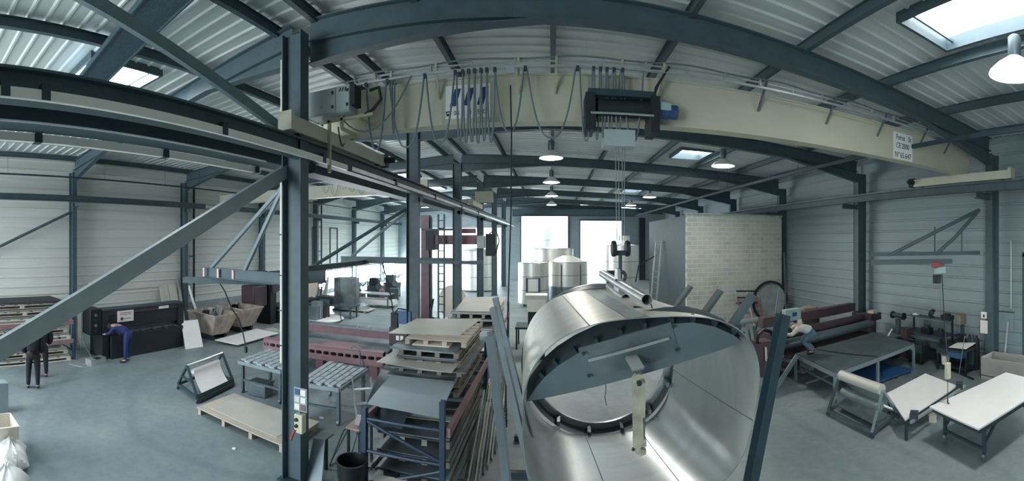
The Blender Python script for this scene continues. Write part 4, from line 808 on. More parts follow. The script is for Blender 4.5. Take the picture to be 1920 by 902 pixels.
# ---- trough leaning beside the column, bin
t = thing('metal_trough', 'grey bent metal trough standing beside the foot of the first middle column', 'trough', (-3.75, 5.9, 0))
MB().slab([(-3.85, 5.7, .02), (-3.55, 5.75, .02), (-3.66, 6.05, .62), (-3.86, 6.0, .62)], .02).build('front', 'zinc_dark', t); MB().slab([(-3.86, 6.0, .62), (-3.66, 6.05, .62), (-3.66, 6.35, .6), (-3.86, 6.3, .6)], .02).build('tray', 'plate_dark', t); MB().bar((-3.76, 6.25, 0), (-3.76, 6.25, .6), .05).build('leg', 'steel_dark', t)
p = V((-3.0, 5.75, 0)); t = thing('waste_bin', 'round black waste bin beside the blue rack post', 'bin', p)
MB().lathe(p, [(0, 0), (.19, 0), (.235, .56), (.25, .57), (.25, .59), (.225, .59), (.185, .03), (0, .03)], 28, cap=False).build('tub', 'black', t)
# ---- lower-left corner: cardboard box, plastic sacks
p = at(12, 905); q = at(14, 860)
t = thing('cardboard_box', 'open cardboard box at the bottom left corner', 'box', q); c = V((q.x-.25, q.y-.05, 0))
mb = MB(); w_ = .5
for dx, dy, sx, sy in ((-.3, 0, .02, .5), (.3, 0, .02, .5), (0, -.25, .6, .02), (0, .25, .6, .02)): mb.box(c+V((dx, dy, .3)), (sx, sy, .6), 0)
mb.bx(c+V((-.3, -.25, 0)), c+V((.3, .25, .02))); mb.build('carton', 'white_warm', t, smooth=False)
MB().slab([c+V((.3, .25, .6)), c+V((.3, -.25, .6)), c+V((.46, -.25, .66)), c+V((.46, .25, .66))], .01).build('flap', 'wood_pale', t)
def sack(c, sx, sy, sz, label, seed, m='plastic'):
    R = random.Random(seed); mb = MB(); mb.lathe((0, 0, 0), [(.0, 0), (.75, .02), (.93, .1), (1, .22), (1.0, .35), (.96, .5), (.88, .62), (.74, .74), (.56, .84), (.38, .9), (.22, .95), (.14, 1.02), (.1, 1.08), (.0, 1.05)], 44)
    for v in mb.v: a_ = math.atan2(v.y, v.x); r_ = 1+.09*math.sin(5*a_+seed+4*v.z)+.06*math.sin(11*a_-seed+9*v.z)+.04*math.sin(19*a_+14*v.z); v.x *= sx*r_; v.y *= sy*r_; v.z *= sz*(1+.07*math.sin(3*a_+seed)+.04*math.sin(8*a_)); v += V(c)
    return tag(mb.build('plastic_sack', m), label, 'sack', 'white plastic sacks')
p = at(22, 875); sack((p.x-.1, p.y, 0), .42, .3, .42, 'white plastic sack with a slumped top beside the cardboard box, bottom left', 3); p = at(10, 912); sack((p.x+.05, p.y, 0), .4, .34, .36, 'lower white plastic sack at the bottom left corner, in front of the other', 5)
tag(MB().box(at(5, 778)+V((-.2, 0, .35)), (.3, .3, .7)).build('grey_carton', 'glass_grey'), 'grey carton standing behind the cardboard box at the left edge', 'box')
tag(MB().box(at(439, 842)+V((0, 0, .01)), (.07, .05, .02), .3).build('paper_scrap', 'white'), 'small white scrap on the open floor left of the first column', 'scrap')
tag(MB().box(at(603, 784)+V((0, 0, .01)), (.1, .06, .02), .2).build('paper_scrap', 'white'), 'small white scrap on the floor right of the first column', 'scrap')
# ================================================================== SHEET RACK IN THE CENTRE
rk = thing('sheet_rack', 'heavy rack with blue posts and pink side beams left of the drum, loaded with sheets', 'rack', (-2.25, 8.2, 0))
XA, XB, YA, YB = -2.9, -1.6, 6.1, 10.3
for x, y, h in ((XA, YA, 1.29), (XB, YA, 1.57), (XA, YB, 1.5), (XB, YB, 1.5)): MB().chan((x, y, 0), (x, y, h), .1, .08, .008, up=(0, 1, 0)).build('post', 'rack_blue', rk); MB().box((x+.04, y, .008), (.16, .16, .016)).build('foot_plate', 'rack_blue', rk)
for x in (XB+.05, XA-.05): MB().bx((x-.03, YA, 1.02), (x+.03, YB, 1.16)).build('side_beam', 'pink_red', rk)
for z in (1.12, .6): MB().tube([(XA, YA, z), (XB, YA, z)], .028, 8).build('crosspiece', 'rack_blue', rk)
MB().tube([(XA, YA, 1.08), (XB, YA, .62)], .028, 8).build('diagonal', 'rack_blue', rk); MB().tube([(XB, YA, .52), (XA, YA, .08)], .028, 8).build('diagonal', 'rack_blue', rk)
for z in (1.12, .4): MB().tube([(XA, YB, z), (XB, YB, z)], .028, 8).build('crosspiece', 'rack_blue', rk)
for i in range(5): MB().bx((XA, YA+.5+i*.8, 1.06), (XB, YA+.58+i*.8, 1.12)).build('shelf_bar', 'zinc_dark', rk)
# upper pile on the rack: pallets and sheets, bottom to top
zc = 1.17; R_ = random.Random(4)
lay = [('p', 1.3, 2.6, 8.6, 0.0), ('s', 1.25, 2.6, 8.5, .03, 'plate_dark'), ('p', 1.25, 2.5, 8.6, .02), ('s', 1.3, 2.5, 8.55, .03, 'zinc'), ('p', 1.25, 2.4, 8.75, -.02), ('s', 1.45, 2.6, 8.65, .025, 'plate'), ('p', 1.2, 2.3, 8.75, .01), ('s', 1.2, 2.2, 8.7, .05, 'plate_dark'), ('p', 1.2, 2.2, 8.72, -.01), ('s', 1.3, 2.3, 8.68, .03, 'plate'), ('w', .75, .5, 8.05, .02), ('p', 1.25, 1.9, 8.8, 0)]
PN = ['lowest', 'second', 'third', 'fourth', 'fifth', 'topmost']; SN = ['lowest', 'second', 'third', 'fourth', 'fifth']; np_ = ns_ = 0
for L_ in lay:
    if L_[0] == 'p': pallet((-2.3+R_.uniform(-.04, .04), L_[3], zc), L_[1], L_[2], L_[4], PN[np_]+' pallet in the high pile on the centre sheet rack', m='wood_dark' if np_ < 5 else 'wood', boards=6, h=.115); np_ += 1; zc += .117
    elif L_[0] == 's': sheets((-2.35+R_.uniform(-.05, .05), L_[3], zc), L_[1], L_[2], R_.uniform(-.03, .03), L_[4], SN[ns_]+' layer of metal sheets in the high pile on the centre sheet rack', [L_[5], 'plate'], seed=ns_, n=2); ns_ += 1; zc += L_[4]+.002
    else: tag(MB().box((-2.35, L_[3], zc+.01), (L_[1], L_[2], .02), .02).build('white_board', 'white_warm'), 'white board lying on sheets just under the topmost pallet of the centre rack', 'board'); zc += .0
t = thing('top_sheet', 'large pale metal sheet covering the top of the high pile on the centre rack', 'sheet', (-2.35, 8.7, zc)); 
P = [at(728, 624, zc+.012), at(782, 597, zc+.012), at(903, 597, zc+.012), at(863, 628, zc+.012)]
MB().slab(P, .012).build('sheet', 'sheet_pale', t)
P = [at(708, 674, 1.72), at(770, 640, 1.74), at(850, 664, 1.72), at(845, 688, 1.70)]
# long sheet sticking out to the left in the middle of the pile
t = thing('overhanging_sheet', 'pale sheet sticking out to the left halfway up the high pile', 'sheet', (-2.9, 8.2, 1.68)); MB().slab([(-3.25, 7.25, 1.69), (-1.75, 7.1, 1.68), (-1.7, 9.2, 1.69), (-3.2, 9.4, 1.70)], .006).build('sheet', 'sheet_pale', t)
# drooping grey sheets over the front
t = thing('drooping_sheet', 'smooth grey metal sheet drooping over the front end of the centre rack', 'sheet', (-2.2, 6.8, 1.0))
rows = []
for i in range(12):
    u = i/11; y = 7.7-1.5*u; z = 1.47-.18*u**2.2; rows.append([(-1.72, y, z-.03*u), (-2.2, y, z), (-2.95-.02*u, y+.05, z-.0*u)])
mb = MB(); mb.grid(rows, .004); mb.build('sheet', 'bent', t)
t = thing('drooping_sheet', 'darker curled metal sheet hanging down at the left of the centre rack', 'sheet', (-3.0, 6.9, .7)); rows = []
for i in range(12):
    u = i/11; y = 7.6-1.35*u; z = 1.40-.42*u**1.8; rows.append([(-2.35, y, z), (-2.9, y+.05, z-.04*u), (-3.35+.1*u, y+.15, z-.32*u)])
mb = MB(); mb.grid(rows, .004); mb.build('sheet', 'plate_dark', t)
# lower pile inside the rack
for k, z in enumerate((.02, .33, .64)):
    pallet((-2.25, 8.1, z), 1.25, 3.2, 0, PN[k]+' pallet on the low shelf inside the centre sheet rack', m='wood_dark', boards=7)
    sheets((-2.25, 8.0, z+.142), 1.25, 3.2, .01*k, .06, SN[k]+' layer of dark sheets inside the centre sheet rack', ['plate_dark', 'near_black', 'plate'], seed=k+9)
for k in range(3): tag(MB().box((-2.3+.1*k, 6.55+.5*k, .83+.012*k), (.9, .06, .02), .05*k).build('steel_strip', 'zinc' if k != 1 else 'wood_pale'), ['narrow shiny steel strip lying across the front of the low sheets', 'pale wooden lath across the low sheets', 'second shiny strip farther back on the low sheets'][k], 'strip')
# left side bench with bars
t = thing('bar_trestle', 'low trestle with salmon top plate beside the left post of the centre rack', 'trestle', (-3.35, 6.7, 0))
MB().box((-3.32, 6.7, .72), (.3, .55, .03)).build('top', 'salmon', t)
for x, y in ((-3.44, 6.48), (-3.2, 6.48), (-3.44, 6.92), (-3.2, 6.92)): MB().bar((x, y, 0), (x, y, .7), .04).build('leg', 'steel_dark', t)
tag(MB().box((-3.3, 6.72, .775), (.2, .26, .08), .3).build('paper_bundle', 'white'), 'white paper bundle on the salmon trestle', 'papers')
for k in range(8):
    x = -3.15+.05*k; tag(MB().bar((x, 6.45+.05*k, .02+.035*(k % 3)), (x+.1, 9.6+.1*k, .02+.035*(k % 3)), .035+.01*(k % 2), .03).build('steel_bar', ['plate_dark', 'zinc_dark', 'plate', 'steel_dark'][k % 4]), 'long dark steel bar lying between the trestle and the centre rack', 'bar', 'bars lying along the centre rack')
t = thing('wire_frame', 'bent wire frame leaning on the trestle beside the black bin', 'frame', (-3.5, 6.4, 0)); MB().tube([(-3.75, 6.35, .02), (-3.55, 6.5, .62), (-3.4, 7.0, .75), (-3.6, 6.9, .02), (-3.75, 6.35, .02)], .012, 6).build('rod', 'zinc_dark', t); MB().tube([(-3.8, 6.5, .02), (-3.5, 6.65, .66)], .012, 6).build('rod', 'zinc_dark', t)
tag(MB().box((-2.45, 5.95, .25), (.5, .3, .04), .1).build('pale_block', 'white_warm'), 'pale board end sticking out at the foot of the centre rack', 'board')
# bars and strips standing on the right side of the rack
for k in range(9):
    x = -1.42+.035*k; y0 = 6.3+.25*k; tag(MB().bar((x+.12, y0-.3, .02), (x-.03, y0+2.6, .75+.06*(k % 4)), .02, .07).build('steel_profile', ['zinc', 'zinc_dark', 'sheet_pale'][k % 3]), 'long thin steel profile stacked on edge along the right side of the centre rack', 'profile', 'profiles along the right side of the centre rack')
P = [at(858, 900), at(898, 900), at(935, 790), at(925, 776)]
tag(MB().slab([P[0]+V((0, 0, .02)), P[1]+V((0, 0, .02)), P[2]+V((0, 0, .02)), P[3]+V((0, 0, .3))], .02).build('floor_sheet', 'plate'), 'grey sheet lying on the floor along the right side of the centre rack', 'sheet')
for k in range(5):
    p = at(936+3*k, 790-6*k); s = atY(926+5*k, 640-10*k, p.y+.6); tag(MB().bar((p.x, p.y, .0), (s.x, s.y, 1.3+.12*k), .07, .02).build('wood_lath', ['wood_pale', 'wood', 'zinc', 'wood_pale', 'zinc_dark'][k]), 'upright lath leaning in the gap between the centre rack and the drum', 'lath', 'laths in the gap beside the drum')
# second rack / pile behind
t2 = thing('sheet_rack', 'second sheet rack behind the first, with blue posts', 'rack', (-2.45, 15, 0))
for x in (-3.1, -1.75):
    for y in (13.2, 17.0): MB().chan((x, y, 0), (x, y, 1.5), .1, .08, .008, up=(0, 1, 0)).build('post', 'rack_blue', t2)
    MB().bx((x-.03, 13.2, .95), (x+.03, 17.0, 1.08)).build('side_beam', 'pink_red', t2)
zc = 1.09
for k in range(3):
    pallet((-2.5+.03*k, 14.6-.25*(k == 0), zc), 1.3, 3.0, .02*k, ['lowest', 'middle', 'topmost'][k]+' pallet in the pile on the second sheet rack', m='wood'); zc += .142
    sheets((-2.55, 14.5-.3*(k == 0), zc), 1.4, 3.1, .02*k, .07, ['lowest', 'middle', 'topmost'][k]+' sheets in the pile on the second sheet rack', ['plate', 'sheet_pale'], seed=30+k); zc += .072
P = [at(853, 583, zc+.01), at(872, 557, zc+.01), at(950, 556, zc+.01), at(931, 584, zc+.01)]; t = thing('top_sheet', 'pale metal sheet covering the pile on the second sheet rack', 'sheet', sum(P, V())/4); MB().slab(P, .01).build('sheet', 'sheet_pale', t)
pallet((-2.35, 11.6, .9), 1.4, 1.2, 0, 'empty wooden pallet bridging the gap between the two sheet racks', m='wood_pale', boards=3)
pallet((-2.35, 11.6, .0), 1.4, 1.2, 0, 'wooden pallet on the floor between the two sheet racks', m='wood'); tag(MB().bx((-2.95, 11.1, .142), (-1.75, 12.1, .89)).build('sheet_block', 'plate_dark'), 'dark block of sheets between the two sheet racks', 'metal sheets')
# ================================================================== RIGHT SIDE
U = V((0, 0, 1))
# ---- working platform
z = .76; P = [at(1566, 700, z), at(1713, 645, z), at(1640, 622, z), at(1492, 664, z)]; P[2] = lerp(P[2], P[1]+P[3]-P[0], .6); c = sum(P, V())/4
t = thing('work_platform', 'low steel platform with a slatted top in front of the bending rolls', 'platform', (c.x, c.y, 0))
mb = MB()
for i in range(4): mb.bar(P[i]-U*.05, P[(i+1) % 4]-U*.05, .06, .1)
mb.build('frame', 'steel_light', t)
for i in range(22):
    u = (i+.5)/22; MB().bar(lerp(P[0], P[3], u)+U*.012, lerp(P[1], P[2], u)+U*.012, (P[3]-P[0]).length/22*.86, .024).build('slat', 'deck_slat' if 'deck_slat' in M else mat('deck_slat', '#58676c', .6, .1, .25, 2, col2='#465459'), t)
for q in (P[0], lerp(P[0], P[1], .48), P[1], P[2], P[3]): MB().bar((q.x, q.y, 0), (q.x, q.y, z-.1), .07).build('leg', 'steel_light', t)
for a, b in ((P[0], P[1]), (P[1], P[0])): d = (b-a).normalized(); MB().slab([a-U*.1, a-U*.1+d*.2, a-U*.3], .02, d.cross(U)).build('gusset', 'steel_light', t)
MB().bar(lerp(P[0], P[3], .02)+U*(-.3), lerp(P[0], P[3], .9)+U*(-.3), .04, .05).build('side_rail', 'steel', t)
t = thing('platform_steps', 'grey steel steps leading up to the left end of the platform', 'steps', at(1445, 733))
s0, s1 = at(1433, 728), at(1450, 739); e0, e1 = at(1468, 664, z), at(1494, 668, z)
for a, b in ((s0, e0), (s1, e1)): MB().bar(a+U*.06, b, .03, .16).build('stringer', 'steel_light', t)
for k in (.3, .6, .85): MB().bar(lerp(s0, e0, k), lerp(s1, e1, k), .16, .03).build('tread', 'zinc_dark', t)
p = at(1515, 705); tag(MB().box((p.x+.1, p.y+.3, .28), (.5, .3, .45), .3).build('pale_box', 'zinc'), 'pale metal box under the left end of the platform', 'box')
P2 = [at(1597, 697, .1), at(1650, 714, .1), at(1712, 692, .1), at(1650, 680, .1)]
c2 = sum(P2, V())/4; t = thing('blue_plate', 'flat blue coated pallet under the platform', 'pallet', (c2.x, c2.y, 0)); MB().slab(P2, .04).build('deck', 'blue', t)
for s in (.1, .5, .9): MB().bar(lerp(P2[0], P2[3], s)-U*.075, lerp(P2[1], P2[2], s)-U*.075, .1, .06).build('bearer', 'steel_dark', t)
MB_ = MB().tube([at(1530, 655, z+.03), at(1560, 660, z+.03), at(1600, 665, z+.03), at(1645, 669, z+.03), at(1650, 690, .3), at(1655, 706, .15)], .018, 6); tag(MB_.build('power_cable', 'black'), 'black cable trailing across the platform and over its edge', 'cable')
mat('maroon2', '#55434a', .5, 0, .15, 3)
# ---- plate bending rolls
br = thing('bending_rolls', 'dark red plate bending machine with long horizontal rolls behind the platform', 'machine', (8.5, 10.7, 0))
a = V((6.0, 10.35, 0)); b = V((10.75, 11.15, 0)); d = (b-a).normalized(); nn = V((-d.y, d.x, 0)); L_ = (b-a).length
def bl(u, o, z): return a+d*u+nn*o+U*z
MB().tube([bl(.2, -.05, .95), bl(L_-.1, -.05, .95)], .15, 20).build('front_roll', 'zinc_dark', br); MB().tube([bl(.4, .28, 1.14), bl(L_, .28, 1.14)], .15, 20).build('top_roll', 'maroon', br); MB().tube([bl(.2, .6, .95), bl(L_-.1, .6, .95)], .15, 20).build('rear_roll', 'maroon', br)
MB().bar(bl(.2, .75, 1.5), bl(L_-.2, .75, 1.5), .25, .3).build('back_beam', 'maroon2', br); MB().bar(bl(.2, .2, .4), bl(L_-.1, .2, .4), .8, .5).build('bed', 'maroon', br)
for u in (.1, L_-.1): MB().bar(bl(u, .3, 0), bl(u, .3, 1.3), .9, .3, up=d).build('end_frame', 'maroon', br)
MB().box(bl(L_+.25, .2, 1.12), (.7, .4, .26), math.atan2(d.y, d.x)).build('end_bearing', 'maroon', br); MB().box(bl(L_+.1, .05, 1.32), (.3, .25, .14), .3).build('worn_cap', 'cream', br)
MB().box(bl(-.35, -.1, .95), (.45, .5, .5), .2).build('gearbox', 'maroon2', br); MB().tube([bl(-.6, -.1, 1.15), bl(-.55, -.1, 1.4), bl(-.35, -.1, 1.5), bl(-.1, -.1, 1.42), bl(.0, -.1, 1.2)], .05, 8).build('hose', 'black', br)
MB().tube([bl(-.52, -.4, 1.1), bl(-.52, -.42, .75), bl(-.4, -.45, .6)], .03, 8).build('lever', 'white_warm', br)
p = atY(1484, 590, 11.0); MB().box((p.x, 11.0, p.z), (.62, .2, .36), .1).build('control_cabinet', 'teal_box', br, bevel=.01); MB().box((p.x+.05, 10.89, p.z+.02), (.16, .02, .12), .1).build('display', 'motor_blue', br); MB().bar((p.x, 11.02, .9), (p.x, 11.02, p.z-.18), .1).build('cabinet_post', 'teal_box', br)
for k in range(5): MB().box((p.x-.05, 10.9, p.z-.25-.07*k), (.16, .03, .035), .1+.1*(k % 2)).build('cable_link', 'white_warm', br)
for x, y in ((1497, 603), (1463, 622)): q = atY(x, y, 10.8); MB().box((q.x, 10.75, q.z), (.16, .05, .14 if y < 610 else .32)).build('switch_box', 'white_warm', br)
q = atY(1520, 583, 11.9); mb = MB(); mb.lathe((q.x, 12.0, 0), [(.28, 0), (.3, q.z-.1), (.26, q.z+.12), (.1, q.z+.18), (0, q.z+.18)], 12)
for v in mb.v: v.x = q.x+(v.x-q.x)*1.3*(1+.06*math.sin(v.z*9+v.y*7))
tag(mb.build('covered_machine', 'tarp'), 'bulky olive tarpaulin-covered item behind the bending rolls', 'covered item')
# ---- roll stand right
A_, B_, D_, E_ = at(1553, 780), at(1635, 822), at(1683, 785), at(1607, 748)
t = thing('roll_stand', 'A-frame roll stand on the right carrying two grey rolls of sheet', 'roll stand', (A_+B_+D_+E_)/4)
TA = (A_+E_)/2+U*1.0; TB = (B_+D_)/2+U*1.0
TA = at(1575, 704, .98); TB = at(1655, 733, .98)
mb = MB()
for p, q in ((A_, B_), (B_, D_), (D_, E_), (A_, E_)): mb.bar(p+U*.13, q+U*.13, .06, .07)
mb.build('base_frame', 'steel', t)
for p, q in ((A_, TA), (E_, TA), (B_, TB), (D_, TB)): MB().bar(p+U*.13, q, .055, .055).build('leg', 'steel_light' if q is TB else 'steel', t)
for q in (A_, B_, D_, E_): MB().lathe(q+V((-.02, 0, .055)), [(0, 0), (.055, 0), (.055, .04), (0, .04)], 14, (1, 0, 0)).build('castor', 'steel_dark', t)
MB().bar(lerp(A_, E_, .5)+U*.12, lerp(B_, D_, .5)+U*.12, .5, .02).build('base_plate', 'zinc_dark', t); MB().tube([lerp(A_, E_, .8)+U*.25, lerp(B_, D_, .85)+U*.25], .035, 10).build('lower_bar', 'zinc', t)
dv = (TB-TA).normalized(); o = V((-dv.y, dv.x, 0))
MB().tube([TA+dv*.04+U*.02, TB-dv*.02+U*.02], .11, 20).build('upper_roll', 'sheet_pale', t); MB().tube([TA+dv*.12-U*.33-o*.0, TB-dv*.06-U*.33], .1, 20).build('lower_roll', 'plate', t)
# ---- low white panel
zz = .46; P = [at(1663, 737, zz), at(1735, 700, zz), at(1805, 717, zz), at(1697, 787, zz)]; P[2] = lerp(P[2], P[1]+P[3]-P[0], .35)
c = sum(P, V())/4; t = thing('low_table', 'low white panel table beside the right roll stand, with clamps along its edge', 'table', (c.x, c.y, 0)); MB().slab(P, .03).build('top_panel', 'white', t)
mb = MB()
for i in range(4): q0, q1 = lerp(P[i], c, .06), lerp(P[(i+1) % 4], c, .06); mb.bar(q0-U*.06, q1-U*.06, .05, .06)
mb.build('frame', 'steel_dark', t)
for q in P: q = lerp(q, c, .07); MB().bar((q.x, q.y, 0), (q.x, q.y, zz-.06), .05).build('leg', 'steel_dark', t)
e0, e1 = at(1700, 790, .42), at(1802, 722, .42); dd = (e1-e0).normalized(); oo = V((dd.y, -dd.x, 0))*.1
MB().bar(e0+oo, e1+oo, .05, .05).build('edge_bar', 'zinc', t)
for s in (.08, .92):
    q = lerp(e0, e1, s)+oo*.5; MB().box(q+U*.06, (.2, .16, .14), .6).build('clamp', 'steel_dark', t)
p = at(1747, 783); tag(MB().box((p.x, p.y, .08), (.55, .16, .16), .75).build('cream_block', 'cream'), 'short cream beam lying on the floor beside the white wheeled table', 'beam')
# ---- white wheeled table
z = .75; Lc, Nc, Fc = at(1743, 762, z), at(1835, 804, z), at(1886, 698, z); Rc = Nc+Fc-Lc; c = (Lc+Rc)/2
t = thing('wheeled_table', 'large white table on dark steel legs with castors at the right edge', 'table', (c.x, c.y, 0)); MB().slab([Lc, Nc, Rc, Fc], .03).build('top', 'white', t)
mb = MB()
for p, q in ((Lc, Nc), (Nc, Rc), (Rc, Fc), (Fc, Lc)): mb.bar(lerp(p, c, .05)-U*.07, lerp(q, c, .05)-U*.07, .05, .08)
mb.build('frame', 'steel_dark', t)
LEGS = [lerp(lerp(Lc, Nc, v), lerp(Fc, Rc, v), u) for u in (.12, .88) for v in (.1, .9)]
for i, q in enumerate(LEGS):
    MB().bar((q.x, q.y, .12), (q.x, q.y, z-.1), .06).build('leg', 'steel_dark', t); k = lerp(q, LEGS[(i+2) % 4], .22); MB().bar((q.x, q.y, .3), (k.x, k.y, z-.1), .045).build('leg_brace', 'steel_dark', t)
    w = MB().lathe((q.x-.02, q.y, .06), [(0, 0), (.06, 0), (.06, .04), (0, .04)], 16, (1, 0, 0)).build('castor', 'zinc_dark', t); MB().box((q.x, q.y, .11), (.09, .05, .04)).build('fork', 'zinc', w)
for i, j in ((0, 1), (2, 3)): MB().bar(V((LEGS[i].x, LEGS[i].y, .22)), V((LEGS[j].x, LEGS[j].y, .22)), .045).build('stretcher', 'steel_dark', t)
# ---- cardboard tray box at right edge
t = thing('cardboard_box', 'large open grey-white cardboard tray box at the right edge by the doorway', 'box', (10.6, 5.4, 0)); b0, b1 = V((10.35, 4.3, 0)), V((11.1, 6.25, 0)); h = .62
mb = MB()
for p, q in (((b0.x, b0.y), (b0.x+.015, b1.y)), ((b1.x-.015, b0.y), (b1.x, b1.y)), ((b0.x, b0.y), (b1.x, b0.y+.015)), ((b0.x, b1.y-.015), (b1.x, b1.y))): mb.bx((p[0], p[1], 0), (q[0], q[1], h))
mb.bx((b0.x, b0.y, .1), (b1.x, b1.y, .12)); mb.build('carton', 'cardboard', t, smooth=False)
# ---- benches on the right wall
t = thing('workbench', 'dark steel workbench with an upper shelf and a machine below, against the right wall', 'workbench', (11.15, 8.85, 0))
xa, xb, ya, yb = 10.8, 11.5, 8.0, 9.75
MB().bx((xa, ya, .82), (xb, yb, .88)).build('worktop', 'steel_dark', t); MB().bx((xb-.35, ya, 1.32), (xb, yb, 1.36)).build('upper_shelf', 'steel', t)
for x in (xa+.03, xb-.03):
    for y in (ya+.03, yb-.03): MB().bar((x, y, 0), (x, y, 1.34 if x > 11.2 else .84), .05).build('leg', 'near_black', t)
MB().bx((xa+.02, ya, .2), (xb, yb, .23)).build('lower_shelf', 'near_black', t); MB().bx((xa, ya+.1, .7), (xa+.02, yb-.1, .8)).build('drawer_front', 'zinc_dark', t)
for nm, lab, cat, (x, y, zc_), sz, m_ in (('vise', 'dark bench vise on the right wall workbench', 'vise', (10.95, 8.7, .88), (.25, .35, .3), 'black'), ('grinder', 'small dark bench grinder at the right end of the workbench', 'grinder', (10.98, 8.15, .88), (.22, .3, .22), 'near_black'), ('metal_case', 'dark metal case at the right end of the upper shelf', 'case', (11.33, 8.15, 1.36), (.26, .42, .2), 'near_black'), ('small_carton', 'small white carton at the left end of the upper shelf', 'box', (11.33, 9.5, 1.36), (.16, .22, .07), 'paper')):
    b_ = thing(nm, lab, cat, (x, y, zc_)); MB().box((x, y, zc_+sz[2]*.35), (sz[0], sz[1], sz[2]*.7)).build('body', m_, b_, bevel=.015); MB().box((x, y, zc_+sz[2]*.85), (sz[0]*.6, sz[1]*.5, sz[2]*.3)).build('jaw' if nm == 'vise' else 'cover', m_ if nm != 'vise' else 'steel_dark', b_)
q = V((11.3, 8.75, 1.36)); t = thing('desk_lamp', 'tilted round lamp head lying on the upper shelf of the workbench', 'lamp', q); MB().lathe(q+V((0, 0, .14)), [(.0, -.02), (.16, 0), (.13, .08), (.05, .12), (0, .12)], 18, (-.6, .4, .5)).build('shade', 'near_black', t); MB().lathe(q, [(0, 0), (.08, 0), (.06, .05), (0, .05)], 14).build('foot', 'near_black', t)
t = thing('welding_set', 'dark boxy welding set standing in front of the workbench', 'machine', (10.5, 8.7, 0)); MB().box((10.5, 8.7, .38), (.45, .6, .5)).build('housing', 'near_black', t, bevel=.03); MB().box((10.27, 8.7, .5), (.02, .5, .2)).build('panel', 'steel_dark', t)
for y in (8.45, 8.95): MB().lathe((10.4, y, .08), [(0, 0), (.08, 0), (.08, .05), (0, .05)], 14, (0, 1, 0)).build('wheel', 'rubber', t)
MB().tube([(10.3, 8.45, .6), (10.25, 8.45, .8), (10.25, 8.95, .8), (10.3, 8.95, .6)], .015, 6).build('handle', 'steel_dark', t)
t = thing('pedestal_grinder', 'tall dark pedestal grinder left of the right wall workbench', 'grinder', (11.15, 10.2, 0)); MB().lathe((11.15, 10.2, 0), [(0, 0), (.2, 0), (.2, .04), (.11, .08), (.1, 1.1), (.12, 1.15), (0, 1.15)], 18).build('pedestal', 'steel', t); MB().tube([(11.15, 9.95, 1.28), (11.15, 10.45, 1.28)], .09, 12).build('motor', 'steel_dark', t)
for y in (9.9, 10.44): MB().lathe((11.15, y, 1.28), [(0, 0), (.13, 0), (.13, .05), (0, .05)], 18, (0, 1, 0)).build('wheel_guard', 'near_black', t)
t = thing('tool_chest', 'low dark chest with a maroon cabinet at the right end of the platform', 'chest', (10.5, 10.0, 0)); MB().bx((10.2, 9.6, 0), (10.7, 10.5, .7)).build('chest', 'near_black', t); MB().bx((10.15, 9.55, .7), (10.7, 10.3, .75)).build('lid', 'zinc_dark', t); MB().bx((10.6, 9.3, 0), (10.95, 9.6, 1.0)).build('cabinet', 'maroon', t)
tag(MB().bar((10.15, 9.75, .77), (10.3, 9.7, 1.0), .03).build('white_rod', 'white'), 'short white rod standing on the low dark chest', 'rod')
t = thing('side_table', 'small dark table with shelves right of the workbench, in front of the wall column', 'table', (10.6, 7.3, 0)); xa, xb, ya, yb = 10.35, 10.95, 6.75, 7.85
MB().bx((xa, ya, .68), (xb, yb, .74)).build('top', 'near_black', t); MB().bx((xa, ya, .12), (xb, yb, .15)).build('lower_shelf', 'near_black', t); MB().bx((xa-.01, ya, .5), (xa+.02, yb, .68)).build('apron', 'steel_dark', t)
for x in (xa+.03, xb-.03):
    for y in (ya+.03, yb-.03): MB().bar((x, y, 0), (x, y, .7), .05).build('leg', 'near_black', t)
tag(MB().slab([(10.3, 6.72, .80), (10.3, 7.35, .765), (10.85, 7.4, .79), (10.9, 6.75, .86)], .01).build('paper_sheet', 'paper'), 'large curled sheet of paper on the small dark table', 'paper')
tag(MB().bx((10.2, 6.85, .76-.26), (10.34, 7.3, .64)).build('drawer_box', 'blue_box'), 'pale blue drawer box on the front of the small dark table', 'box')
t = thing('paint_bucket', 'white bucket on the lower shelf of the small dark table', 'bucket', (10.55, 7.65, .15)); MB().lathe((10.55, 7.65, .15), [(0, 0), (.12, 0), (.14, .28), (.13, .28), (.11, .02), (0, .02)], 20).build('tub', 'white', t)
t = thing('bench_drill', 'dark bench drill standing at the wall behind the small table', 'drill', (11.25, 7.5, 0)); MB().bx((11.05, 7.3, 0), (11.45, 7.7, .8)).build('stand', 'near_black', t); MB().lathe((11.3, 7.5, .8), [(0, 0), (.05, 0), (.05, .8), (0, .8)], 12).build('column', 'steel_dark', t); MB().bx((11.0, 7.38, 1.3), (11.35, 7.62, 1.62)).build('head', 'tarp', t, bevel=.02); MB().bx((11.0, 7.36, .92), (11.3, 7.64, .97)).build('drill_table', 'near_black', t); MB().lathe((11.1, 7.5, 1.05), [(0, 0), (.025, 0), (.035, .25), (0, .25)], 10).build('chuck', 'zinc_dark', t)
for k in range(3): tag(MB().lathe((11.0+.02*k, 7.05-.12*k, .0), [(0, 0), (.1, 0), (.1, .9), (.04, .98), (.04, 1.05), (0, 1.05)], 16).build('gas_cylinder', ['near_black', 'steel_dark', 'near_black'][k]), ['leftmost', 'middle', 'rightmost'][k]+' dark gas cylinder beside the first right wall column', 'gas cylinder', 'gas cylinders by the wall column')
a, b = at(1798, 702), atX(1809, 630, 9.7); tag(MB().tube([a, b], .012, 6).build('leaning_rod', 'zinc'), 'thin pale rod standing in front of the small dark table', 'rod')
tag(MB().bar(at(1780, 692, .02), at(1825, 711, .02), .06, .04).build('floor_bar', 'near_black'), 'dark bar lying on the floor in front of the small table', 'bar')
f = 11.08
